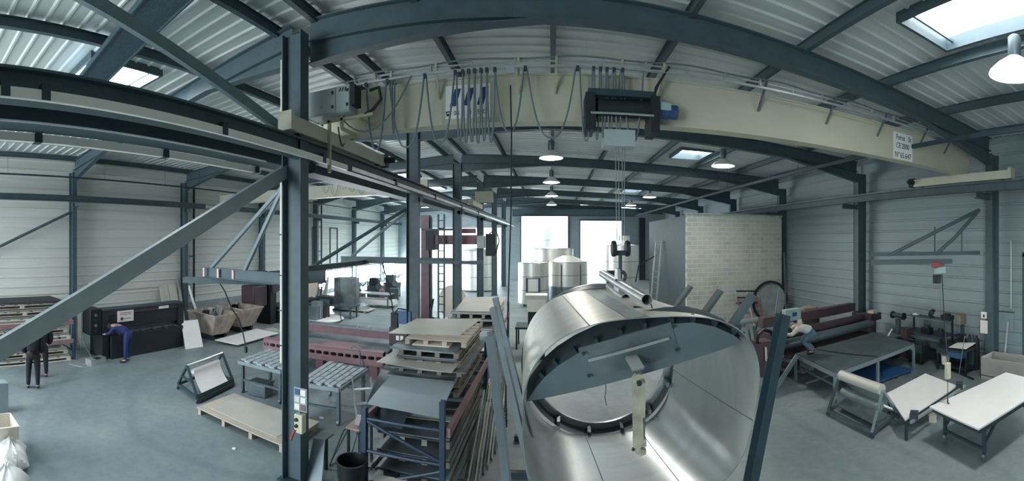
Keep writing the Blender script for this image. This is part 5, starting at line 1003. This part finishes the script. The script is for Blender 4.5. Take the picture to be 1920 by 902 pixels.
t = thing('notice', 'small white notice with a dark symbol on the first right wall column', 'sign', (f, 6.3, 1.6)); p = atX(1845, 591, f-.02); MB().box((f-.02, p.y, p.z), (.02, .2, .2)).build('board', 'white', t); MB().box((f-.032, p.y, p.z-.02), (.01, .05, .09)).build('symbol', 'ink', t)
p = atX(1845, 613, f-.02); tag(MB().box((f-.02, p.y, p.z), (.015, .26, .4)).build('notice', 'paper'), 'blank white paper taped to the first right wall column', 'paper')
p = atX(1886, 603, XR-.05); t = thing('notice_board', 'grey framed notice board on the right wall between column and doorway', 'notice board', (XR-.06, p.y, p.z)); MB().box((XR-.05, p.y, p.z), (.03, .55, .6)).build('board', 'glass_grey', t); MB().box((XR-.06, p.y, p.z+.31), (.04, .6, .03)).build('frame', 'steel', t)
for k in range(4): MB().box((XR-.07, p.y-.18+.12*k, p.z-.02*(k % 2)), (.01, .08, .42)).build('sheet', 'wall_sheet_dim', t)
tag(MB().bar((11.1, 5.9, .05), (11.6, 6.0, 1.45), .05, .05).build('leaning_tube', 'zinc'), 'pale tube leaning on the right wall beside the notice board', 'tube')
tag(MB().tube([(11.45, 5.82, 1.9), (11.45, 5.82, 4.0)], .01, 6).build('pull_cord', 'white'), 'white pull cord hanging by the doorway at the right', 'cord')
p = at(1720, 712); tag(MB().lathe((p.x, p.y, 0), [(0, 0), (.08, 0), (.07, .05), (.02, .08), (0, .08)], 10).build('floor_lump', 'steel_dark'), 'small dark lump on the floor between the blue pallet and the low white table', 'scrap')
# ---- by the block wall
t = thing('trolley_frame', 'orange and black barrow frame leaning on the block wall', 'trolley', (8.3, 17.8, 0)); s = lambda x, y, dz=0: atY(x, y, 17.6+dz)
def tb(p, q, m_, n_): MB().tube([p, q], .035, 8).build(n_, m_, t)
for x0, x1 in ((1382, 1391), (1401, 1408), (1419, 1427)): tb(s(x0, 556), V((s(x1, 596).x, 17.3, .03)), 'red_mark' if x0 != 1401 else 'salmon', 'upright')
for y in (546, 558, 568): tb(s(1380, y), s(1421, y), 'black', 'crosspiece')
for x in (1380, 1401, 1421): tb(s(x, 546), s(x+2, 570), 'zinc', 'frame_tube')
t = thing('steel_ring', 'large dark steel ring leaning on the block wall beside the column', 'ring', (9.6, 17.8, 0)); q = atY(1447, 566, 17.75); rr = 1.0
mb = MB(); mb.lathe((q.x, 17.9, rr+.01), [(rr-.1, -.05), (rr, -.05), (rr, .05), (rr-.1, .05), (rr-.1, -.05)], 40, (0, 1, 0), cap=False); mb.build('rim', 'near_black', t); MB().lathe((q.x, 17.93, rr+.01), [(0, 0), (rr-.1, 0), (rr-.1, .02), (0, .02)], 40, (0, 1, 0)).build('disc', 'concrete', t)
tag(MB().bar((10.7, 17.0, .0), (10.95, 17.6, 3.4), .05, .05).build('leaning_pole', 'zinc_dark'), 'long pole leaning on the third right wall column beside the block wall', 'pole')
tag(MB().tube([atY(1372, 607, 15.5), atY(1432, 598, 16.2)], .12, 14).build('pale_pipe', 'zinc'), 'pale horizontal pipe on trestles in front of the block wall', 'pipe'); q0, q1 = atY(1372, 607, 15.5), atY(1432, 598, 16.2)
for k, q in enumerate((lerp(q0, q1, .15), lerp(q0, q1, .85))): 
    t = thing('pipe_trestle', ('left' if k == 0 else 'right')+' trestle under the pale pipe in front of the block wall', 'trestle', (q.x, q.y, 0)); MB().box((q.x, q.y, q.z-.15), (.3, .3, .06)).build('top', 'steel', t)
    for dx in (-.12, .12): MB().bar((q.x+dx*1.6, q.y, 0), (q.x+dx, q.y, q.z-.15), .06).build('leg', 'steel', t)
for k in range(4): p = at(1392+9*k, 668-6*k); tag(MB().bar((p.x, p.y, 0), (p.x-.1, p.y+.1, .75), .07).build('stand_bar', ['zinc', 'steel', 'zinc_dark', 'steel'][k]), 'upright steel bar standing in the gap right of the drum', 'bar', 'upright bars right of the drum')
# ================================================================== FAR HALL
def tank(x, y, r, z0, z1, label, cone=.25, m='tank', legs=True, name='steel_tank', band=True):
    t = thing(name, label, 'tank', (x, y, 0), 0, 'steel tanks'); MB().lathe((x, y, z0), [(0, 0), (r*.96, 0), (r, .03), (r, z1-z0-.02), (r*.97, z1-z0), (r*.25, z1-z0+cone), (0, z1-z0+cone)], 40).build('shell', m, t)
    if band:
        for f_ in (.33, .66, .995): MB().lathe((x, y, z0+(z1-z0)*f_), [(r, 0), (r+.015, 0), (r+.015, .03), (r, .03)], 40, cap=False).build('weld_band', 'zinc_dark', t)
    if legs and z0 > .05:
        for k in range(4): a = PI/4+k*PI/2; MB().bar((x+r*.8*math.cos(a), y+r*.8*math.sin(a), 0), (x+r*.8*math.cos(a), y+r*.8*math.sin(a), z0+.02), .1).build('leg', 'steel', t)
    return t
q = at(1000, 572); t = tank(-1.15, 25.8, .95, .15, 2.65, 'shiny steel tank with a dark framed hatch, beyond the bright tray box', cone=.0)
MB().bx((-1.55, 24.82, .9), (-.7, 24.9, 1.75)).build('hatch_frame', 'steel_dark', t); MB().bx((-1.43, 24.80, .95), (-.82, 24.86, 1.7)).build('hatch_panel', 'tank', t)
t = tank(1.0, 27.2, 1.3, .2, 2.62, 'wide pale steel tank with a cone lid and two dark vertical seams', cone=.38)
for x in (.55, 1.75): MB().bx((x, 25.85, .9), (x+.05, 25.95, 2.5)).build('seam', 'steel_dark', t)
MB().lathe((1.0, 27.2, .2), [(1.305, .0), (1.31, 0), (1.31, .9), (1.305, .9)], 40, cap=False).build('lower_skirt', 'zinc_dark', t)
t = tank(6.0-.9, 30.2, 1.25, .2, 3.65, 'tall steel tank beside the dark block room wall', cone=.1); MB().lathe((5.3, 30.2, 3.75), [(.4, 0), (.4, .6), (0, .6)], 20).build('dome', 'tank', t)
tank(.1, 31.5, 1.5, .2, 3.4, 'wide steel tank in front of the left far doorway', cone=.1)
tank(-.75, 50, 1.3, .0, 6.1, 'tall steel tank standing outside the left far doorway', cone=.0, legs=False)
tank(-5.9, 33.0, 1.4, .1, 3.2, 'steel tank beyond the third and fourth middle columns', cone=.2)
t = thing('tray_box', 'pale metal tray box on a dark stand in front of the hatch tank', 'box', (-.42, 14.2, 0)); p = atY(1006, 570, 14.2); MB().box((p.x, 14.2, p.z-.02), (.62, .5, .42)).build('box', 'white_warm', t); MB().box((p.x, 14.2, p.z+.26), (.74, .6, .14)).build('flange', 'sheet_pale', t); MB().box((p.x, 14.2, (p.z-.23)/2), (.56, .46, p.z-.23)).build('stand', 'near_black', t)
t = thing('work_table', 'dark table under pale round tank end at the left of the aisle', 'table', (-1.3, 16, 0)); MB().bx((-1.35, 15.2, .75), (-.7, 16.2, .82)).build('top', 'steel_dark', t)
for x in (-1.3, -.75):
    for y in (15.25, 16.15): MB().bar((x, y, 0), (x, y, .75), .06).build('leg', 'steel_dark', t)
# ladder on the dark wall
t = thing('aluminium_ladder', 'long aluminium ladder leaning on the dark side wall of the block room', 'ladder', (5.3, 22.5, 0))
a, b = V((5.35, 22.4, .0)), V((5.78, 22.6, 4.0)); w = V((.0, .62, 0)); w = V((.18, -.55, 0))
for o in (V((0, 0, 0)), w): MB().bar(a+o, b+o, .05, .09).build('stile', 'zinc', t)
for k in range(13): MB().tube([lerp(a, b, (k+.7)/13.5), lerp(a, b, (k+.7)/13.5)+w], .018, 6).build('rung', 'zinc_dark', t)
for k in range(7): p = V((4.9+.08*k, 18.5+.25*k, .03+.055*k)); tag(MB().bar(p, p+V((1.0-.1*k, .6-.3*k, 0)), .05, .05).build('scaffold_tube', ['zinc', 'tank', 'zinc_dark'][k % 3]), 'pale tube in the jumbled heap beside the ladder', 'tube', 'tubes heaped beside the ladder')
# dark stands behind the drum
tag(MB().bx((3.1, 23.0, 0), (3.9, 23.6, 2.3)).build('dark_cabinet', 'near_black'), 'dark cabinet standing in front of the right far doorway', 'cabinet')
# ---- manipulator mast with boom
t = thing('welding_mast', 'tall dull red welding mast with a horizontal boom behind the second middle column', 'welding mast', (-5.75, 19, 0)); mx_ = atY(799, 500, 19).x
MB().bx((mx_-.2, 18.8, 0), (mx_+.2, 19.2, 5.2)).build('mast', 'mast_red', t); MB().bx((mx_+.2, 18.9, .2), (mx_+.28, 19.1, 5.1)).build('guide_rail', 'steel_dark', t); MB().bx((mx_-.5, 18.4, 0), (mx_+.5, 19.6, .25)).build('base', 'maroon', t)
p0, p1 = atY(808, 449, 18.9), atY(905, 449, 18.9); MB().bx((p0.x, 18.7, 3.82), (p1.x, 18.95, 4.25)).build('boom', 'dark_red', t); MB().bx((mx_+.1, 18.6, 3.55), (mx_+.5, 19.3, 4.5)).build('boom_carriage', 'near_black', t)
p2 = atY(868, 434, 18.9); MB().bx((p2.x, 18.7, 4.33), (p1.x-.3, 18.9, 4.55)).build('upper_plate', 'dark_red', t)
q = atY(905, 455, 18.6); MB().bx((q.x-.25, 18.5, q.z-.25), (q.x+.1, 18.8, q.z+.3)).build('control_box', 'cabinet', t); MB().bx((q.x+.15, 18.5, q.z-.6), (q.x+.6, 18.9, q.z+.4)).build('welding_head', 'near_black', t); MB().tube([(q.x+.3, 18.6, q.z+.4), (q.x+.6, 18.6, q.z+.6), (q.x+.75, 18.6, q.z+.1), (q.x+.6, 18.6, q.z-.5)], .03, 8).build('hose', 'near_black', t)
MB().tube([(mx_+.3, 18.6, .9), (mx_+.5, 18.5, 1.3), (mx_+.35, 18.5, .5), (mx_+.7, 18.5, .3)], .05, 8).build('hose', 'near_black', t)
t = jib((-4.4, 18.1, 3.3), (-4.4, 18.1), (-6.2, 18.1), 4.3, 3.12, 'jib arm on the third middle column, beside the welding mast', [])
MB().bx((-6.3, 18.0, 2.95), (-3.0, 18.2, 3.1)).build('rail', 'steel', t); q = atY(808, 432, 18.3); MB().bx((-5.9, 18.2, 4.45), (-4.3, 18.3, 4.55)).build('upper_rail', 'steel_dark', t)
t = thing('access_ladder', 'dark vertical access ladder beside the welding mast', 'ladder', (-5.1, 18.6, 0))
for px_ in (822, 833): x = atY(px_, 500, 18.5).x; MB().bx((x-.03, 18.45, 0), (x+.03, 18.55, 5.2)).build('stile', 'steel_dark', t)
xa, xb = atY(822, 500, 18.5).x, atY(833, 500, 18.5).x
for k in range(14): MB().bx((xa, 18.48, .35+.35*k), (xb, 18.52, .39+.35*k)).build('rung', 'steel_dark', t)
# ---- left bay, far floor clutter
def part(c, d, m_, n_, t, rz=0, bev=0): return MB().box(c, d, rz).build(n_, m_, t, bevel=bev)
p = at(642, 583); t = thing('ribbed_tank', 'grey ribbed metal tank standing on the floor behind the first middle column', 'tank', p)
mb = MB(); mb.lathe((p.x, p.y+.5, .1), [(0, 0)]+[(.72, 0), (.72, 1.75)]+[(0, 1.75)], 24)
for i, v in enumerate(mb.v):
    if abs((V((v.x, v.y, 0))-V((p.x, p.y+.5, 0))).length-.72) < .01 and i % 2: v.x = p.x+(v.x-p.x)*1.05
mb.build('shell', 'plate', t, smooth=False); part((p.x, p.y+.5, .05), (1.2, 1.2, .1), 'steel_dark', 'base', t)
p = at(640, 590); t = thing('metal_bench', 'low dark steel bench in front of the grey ribbed tank', 'bench', p); part((p.x+.1, p.y-.6, .62), (2.2, .9, .06), 'steel_dark', 'top', t, .1)
for dx in (-.9, 1.05):
    for dy in (-.95, -.25): part((p.x+dx, p.y+dy, .3), (.07, .07, .6), 'steel_dark', 'leg', t)
part((p.x-.5, p.y-.5, .85), (1.0, .7, .36), 'near_black', 'box', t)
for k in range(14):
    p = at(583+2.2*k, 585-.6*k); tag(MB().bar((p.x, p.y, 0), (p.x+.15*math.sin(k), p.y+.5, 1.5+.3*math.sin(k*1.7)), .05 if k % 3 else .14, .03).build('white_section', ['white', 'zinc', 'plate', 'sheet_pale'][k % 4]), 'pale upright metal section in the rack of offcuts just right of the first middle column', 'metal section', 'upright sections right of the first column')
for k in range(4): p = at(588+7*k, 600-2*k); tag(MB().box((p.x, p.y, .35+.1*(k % 2)), (.5, .4, .7+.2*(k % 2)), .2*k).build('grey_crate', ['zinc_dark', 'plate', 'near_black', 'plate_dark'][k]), ORD[k]+' grey crate from the left on the floor right of the first middle column', 'crate', 'crates right of the first column')
t = thing('white_disc', 'large white dished disc lying on the floor behind the pink machine', 'disc', at(604, 600)); p = at(601, 601); MB().lathe((p.x, p.y, 0), [(0, .02), (1.0, .02), (1.15, .12), (1.17, .13), (1.0, .0), (0, 0)], 40).build('disc', 'white', t)
# assembly cart
p = at(712, 578); t = thing('work_table', 'light frame table with a white panel below, on the open floor of the left bay', 'table', p); part((p.x-.5, p.y+.4, .82), (2.3, .9, .05), 'zinc', 'top', t); part((p.x-.4, p.y+.5, .32), (2.4, .8, .3), 'white', 'panel', t)
for dx in (-1.55, .5):
    for dy in (.0, .8): part((p.x+dx, p.y+dy, .4), (.06, .06, .8), 'steel', 'leg', t)
p = at(676, 583); t = thing('wooden_pallet', 'pallet with a heap of grey parts on the left bay floor', 'pallet', p); part((p.x, p.y, .1), (1.4, 1.0, .06), 'wood', 'deck', t)
for dx in (-.5, 0, .5): part((p.x+dx, p.y, .035), (.1, 1.0, .07), 'wood', 'bearer', t)
tag(MB().lathe((p.x, p.y, .13), [(.0, 0), (.55, 0), (.4, .2), (.15, .35), (0, .36)], 9).build('parts_heap', 'plate', smooth=False), 'heap of grey metal parts on the pallet in the left bay', 'metal parts', kind='stuff')
R_ = random.Random(11)
for k, (x, y, h_, lab) in enumerate(((705, 562, 1.9, 'tangled dark machine with hoses at the far left wall'), (735, 556, 2.0, 'second dark machine cluster, right of the tangled one'), (668, 566, 1.5, 'grey drum-like machine in front of the bright window band'))):
    p = at(x, y); t = thing('shop_machine', lab, 'machine', p); part((p.x, p.y, h_*.25), (1.0, .8, h_*.5), ['steel_dark', 'near_black', 'plate'][k], 'base', t)
    part((p.x-.1, p.y, h_*.62), (.6, .5, h_*.3), ['near_black', 'steel_dark', 'cabinet'][k], 'head', t); MB().lathe((p.x+.4, p.y-.42, h_*.5), [(0, 0), (.22, 0), (.22, .05), (0, .05)], 16, (0, -1, 0)).build('handwheel', 'zinc_dark', t)
    for j in range(4): a = V((p.x+R_.uniform(-.5, .5), p.y, h_*.7)); MB().tube([a, a+V((R_.uniform(-.4, .4), -.2, .4)), a+V((R_.uniform(-.9, .9), -.2, -.3)), a+V((R_.uniform(-.8, .8), -.3, -h_*.6))], .03, 6).build('hose', 'near_black' if j % 2 else 'zinc', t)
p = at(716, 572); tag(MB().lathe((p.x, p.y, 0), [(0, 0), (.18, 0), (.18, .9), (.1, 1.0), (0, 1.0)], 14).build('red_cylinder', 'dark_red'), 'small dull red cylinder in front of the far left machines', 'gas cylinder')
t = thing('wheeled_lift', 'small dark lifting trolley with a castor wheel on the left bay floor', 'trolley', at(737, 575)); p = at(737, 575); part((p.x, p.y+.1, .75), (.6, .5, .7), 'steel_dark', 'body', t, .3); MB().lathe((p.x, p.y-.1, .17), [(.06, 0), (.17, 0), (.17, .1), (.06, .1), (.06, 0)], 18, (0, -1, 0), cap=False).build('wheel', 'rubber', t); MB().lathe((p.x, p.y-.15, .17), [(0, 0), (.07, 0), (.07, .08), (0, .08)], 12, (0, -1, 0)).build('hub', 'white', t); part((p.x, p.y-.12, .36), (.08, .14, .2), 'steel_dark', 'fork', t)
p = at(820, 565); t = thing('white_disc', 'pale round plate standing upright beside the welding mast', 'disc', (-5.2, 20.5, 0)); MB().lathe((-5.05, 20.8, .85), [(0, 0), (.85, 0), (.85, .04), (0, .04)], 32, (-.3, -1, .1)).build('disc', 'white_warm', t); MB().box((-5.05, 20.95, .15), (.5, .3, .3)).build('chock', 'steel_dark', t)
# slim ladders on the left wall, and hanging hooks
for k, (x, y) in enumerate(((592, 26.5), (628, 27.8))):
    q = atX(x, 400, XL+.4); t = thing('wall_frame', ('narrow dark frame' if k == 0 else 'wider dark frame')+' hanging on the left ribbed wall behind the first column', 'frame', (XL+.3, q.y, 1.6)); w_ = .5 if k == 0 else 1.1
    for dy in (-w_/2, w_/2): MB().bx((XL+.25, q.y+dy-.04, 1.5), (XL+.33, q.y+dy+.04, 5.0)).build('upright', 'steel_dark', t)
    MB().bx((XL+.25, q.y-w_/2, 4.9), (XL+.33, q.y+w_/2, 5.0)).build('crosspiece', 'steel_dark', t)
# right-hand far wall extras: high duct
tag(MB().bx((8.8, YE-1.0, 0), (9.4, YE-.5, 6.3)).build('dark_duct', 'near_black'), 'dark vertical duct on the far wall right of the doorways', 'duct')
# outside ground building
# ================================================================== PEOPLE
def skin_mesh(name, J, Ed, m, parent, root, grow=0., levels=1):
    names = [k for k in J]; idx = {k: i for i, k in enumerate(names)}
    me = bpy.data.meshes.new(name); me.from_pydata([J[k][0] for k in names], [(idx[a], idx[b]) for a, b in Ed], []); me.materials.append(M[m])
    ob = bpy.data.objects.new(name, me); C.objects.link(ob)
    md = ob.modifiers.new('Skin', 'SKIN'); md.use_smooth_shade = True
    for i, k in enumerate(names):
        sv = me.skin_vertices[0].data[i]; r = J[k][1]+grow; sv.radius = (r, r) if not isinstance(J[k][1], tuple) else (J[k][1][0]+grow, J[k][1][1]+grow); sv.use_root = (k == root)
    sb = ob.modifiers.new('Subdivision', 'SUBSURF'); sb.levels = levels; sb.render_levels = levels+1
    if parent is not None: ob.parent = parent; ORG[ob.name] = V((0, 0, 0))
    return ob
def person(label, loc, rz, pose, top, legs, hair='hair', group=None, grow=.016):
    """pose: joint -> local position (x right, y forward, z up)"""
    P = {k: V(v) for k, v in pose.items()}; J = {}; E_ = []
    def j(k, r, p=None): J[k] = (tuple(p if p is not None else P[k]), r)
    j('pelvis', .085); j('spine', .085, (P['pelvis']+P['chest'])/2); j('chest', .11); j('neck', .055); j('head', .082); j('crown', .085)
    up = (P['crown']-P['head']).normalized(); fw = P['face'].normalized()
    j('nose', .016, P['head']+fw*.105+up*.02); j('chin', .045, P['head']+fw*.055-up*.055)
    E_ += [('pelvis', 'spine'), ('spine', 'chest'), ('chest', 'neck'), ('neck', 'head'), ('head', 'crown'), ('head', 'nose'), ('head', 'chin')]
    sd = up.cross(fw)
    for s in ('l', 'r'):
        k = 1 if s == 'l' else -1
        j('ear'+s, .02, P['head']+sd*.088*k+up*.02); E_.append(('head', 'ear'+s))
        j('sh'+s, .062); j('el'+s, .043); j('wr'+s, .03); hd = (P['wr'+s]-P['el'+s]).normalized(); side = hd.cross(up if abs(hd.dot(up)) < .9 else fw).normalized(); cl = side.cross(hd)
        j('palm'+s, .032, P['wr'+s]+hd*.075); E_ += [('chest', 'sh'+s), ('sh'+s, 'el'+s), ('el'+s, 'wr'+s), ('wr'+s, 'palm'+s)]
        for i, L_ in enumerate((.07, .08, .075, .06)):
            b_ = P['wr'+s]+hd*.09+side*(.03-.02*i); j('f%d%s' % (i, s), .0095, b_+hd*L_*.5); j('g%d%s' % (i, s), .008, b_+hd*L_*.85+cl*L_*.45); E_ += [('palm'+s, 'f%d%s' % (i, s)), ('f%d%s' % (i, s), 'g%d%s' % (i, s))]
        j('th'+s, .011, P['wr'+s]+hd*.06+side*.05); j('ti'+s, .009, P['wr'+s]+hd*.1+side*.065); E_ += [('palm'+s, 'th'+s), ('th'+s, 'ti'+s)]
        j('hip'+s, .08); j('kn'+s, .064); j('an'+s, .043); j('toe'+s, .038); E_ += [('pelvis', 'hip'+s), ('hip'+s, 'kn'+s), ('kn'+s, 'an'+s), ('an'+s, 'toe'+s)]
    t = thing('person', label, 'person', loc, rz, group)
    body = skin_mesh('body', J, E_, 'skin', t, 'pelvis')
    S_ = {k: J[k] for k in ('spine', 'chest', 'shl', 'ell', 'shr', 'elr')}
    S_['pelvis'] = (tuple(lerp(P['pelvis'], P['chest'], .06)), .135); S_['spine'] = (J['spine'][0], .132); S_['chest'] = (J['chest'][0], .138)
    for s in 'lr': S_['cuff'+s] = (tuple(lerp(P['el'+s], P['wr'+s], .9)), .032)
    skin_mesh('shirt', S_, [('pelvis', 'spine'), ('spine', 'chest')]+[e for s in 'lr' for e in (('chest', 'sh'+s), ('sh'+s, 'el'+s), ('el'+s, 'cuff'+s))], top, t, 'pelvis', grow)
    T_ = {k: J[k] for k in ('pelvis', 'hipl', 'knl', 'anl', 'hipr', 'knr', 'anr')}
    T_['pelvis'] = (J['pelvis'][0], .14); T_['waist'] = (tuple(lerp(P['pelvis'], P['chest'], .3)), .128); T_['hipl'] = (J['hipl'][0], .108); T_['hipr'] = (J['hipr'][0], .108)
    skin_mesh('trousers', T_, [('pelvis', 'waist')]+[e for s in 'lr' for e in (('pelvis', 'hip'+s), ('hip'+s, 'kn'+s), ('kn'+s, 'an'+s))], legs, t, 'pelvis', .016)
    for s in 'lr': 
        d = (P['toe'+s]-P['an'+s]); skin_mesh('shoe', {'heel': (tuple(P['an'+s]-V((0, 0, P['an'+s].z*.45))-d*.15), .045), 'ball': (tuple(P['toe'+s]-d*.1), .046), 'tip': (tuple(P['toe'+s]+d*.25), .036)}, [('heel', 'ball'), ('ball', 'tip')], 'black', t, 'heel')
    hm = MB(); c = lerp(P['head'], P['crown'], .75); 
    hm.lathe(c-up*.02-fw*.012, [(.105, -.04), (.112, .02), (.098, .07), (.06, .105), (0, .118)], 18, up, cap=False); hm.build('hair', hair, t, local=True)
    return t
stand = dict(pelvis=(0, 0, .95), chest=(0, .03, 1.32), neck=(0, .02, 1.5), head=(0, .04, 1.6), crown=(0, .035, 1.68), face=(0, 1, -.1), shl=(-.19, .02, 1.42), ell=(-.25, .0, 1.14), wrl=(-.22, .16, .95), shr=(.19, .02, 1.42), elr=(.25, .0, 1.14), wrr=(.22, .16, .95), hipl=(-.1, 0, .9), knl=(-.12, .03, .5), anl=(-.13, -.02, .09), toel=(-.15, .14, .045), hipr=(.1, 0, .9), knr=(.12, .03, .5), anr=(.13, -.02, .09), toer=(.15, .14, .045))
# two men in dark clothes at the left rack
p = at(62, 729); st = dict(stand)
person('person in dark work clothes standing with his back to the camera at the left rack', (p.x, p.y, 0), 1.2, st, 'dark_cloth', 'dark_cloth', grow=.07)
p = at(80, 716); st2 = dict(stand); st2['head'] = (0, .08, 1.59); st2['crown'] = (0, .09, 1.67)
person('second person in dark clothes, just right of and behind the other at the left rack', (p.x-.35, p.y+.1, 0), 1.3, st2, 'dark_cloth', 'dark_cloth', grow=.065)
# worker bending over the press brake
p = at(237, 679); bd = dict(stand)
bd.update(pelvis=(0, -.08, .95), chest=(0, .3, 1.16), neck=(0, .45, 1.18), head=(0, .54, 1.13), crown=(0, .61, 1.1), face=(0, .45, -.9), shl=(-.18, .37, 1.14), ell=(-.22, .5, .95), wrl=(-.12, .7, .88), shr=(.18, .37, 1.14), elr=(.22, .5, .95), wrr=(.12, .7, .88), hipl=(-.1, -.06, .9), hipr=(.1, -.06, .9), knl=(-.11, -.02, .5), knr=(.11, -.02, .5))
person('person in blue overalls bending over the bed of the press brake on the left', (p.x, p.y, 0), 2.2, bd, 'navy', 'navy')
# man crouching on the platform
p = at(1521, 664, .76); cr_ = dict(stand)
cr_.update(pelvis=(0, -.05, .62), chest=(0, .36, .78), neck=(0, .5, .74), head=(0, .58, .67), crown=(0, .65, .64), face=(0, .5, -.85), shl=(-.18, .42, .76), ell=(-.24, .62, .6), wrl=(-.14, .82, .62), shr=(.18, .42, .76), elr=(.24, .6, .56), wrr=(.16, .76, .44), hipl=(-.1, -.04, .58), hipr=(.1, -.04, .58), knl=(-.13, .28, .38), knr=(.13, .25, .36), anl=(-.13, -.02, .09), anr=(.13, -.12, .09), toel=(-.15, .14, .045), toer=(.15, .04, .045))
person('person in white shirt and faded jeans crouching on the platform, working at the bending rolls', (p.x, p.y, .785), 1.2, cr_, 'shirt', 'denim')
# ================================================================== LIGHT + CAMERA
W = bpy.data.worlds.new('World'); S.world = W; W.use_nodes = True
bg = W.node_tree.nodes['Background']; bg.inputs['Color'].default_value = lin('#d6e6eb'); bg.inputs['Strength'].default_value = 4.6
def area(name, loc, size, power, rot, col='#f4fbff'):
    l = bpy.data.lights.new(name, 'AREA'); l.shape = 'RECTANGLE'; l.size, l.size_y = size; l.energy = power; l.color = lin(col)[:3]
    o = bpy.data.objects.new(name, l); C.objects.link(o); o.location = loc; o.rotation_euler = rot; return o
area('back_left_fill', (-11.6, Y0+.3, 3.2), (8.5, 5.0), 1000, (PI/2-.35, 0, 0))  # unseen fill lamp added to brighten the left wall and floor
cam = bpy.data.cameras.new('Camera'); co = bpy.data.objects.new('Camera', cam); C.objects.link(co); S.camera = co
co.location = (0, 0, CAMH); co.rotation_euler = (PI/2, 0, 75/782.0)
cam.type = 'PANO'; cam.clip_start = .05; cam.clip_end = 300
cam.panorama_type = 'CENTRAL_CYLINDRICAL'
u = 960/782.0; v = 451/782.0
cam.central_cylindrical_range_u_min = -u; cam.central_cylindrical_range_u_max = u
cam.central_cylindrical_range_v_min = -v; cam.central_cylindrical_range_v_max = v; cam.central_cylindrical_radius = 1.0
vs = S.view_settings; vs.view_transform = 'Standard'; vs.look = 'None'; vs.gamma = 1; vs.use_curve_mapping = False; vs.exposure = 0.34
S.cycles.max_bounces = 8; S.cycles.diffuse_bounces = 5; S.cycles.glossy_bounces = 4; S.cycles.sample_clamp_indirect = 8
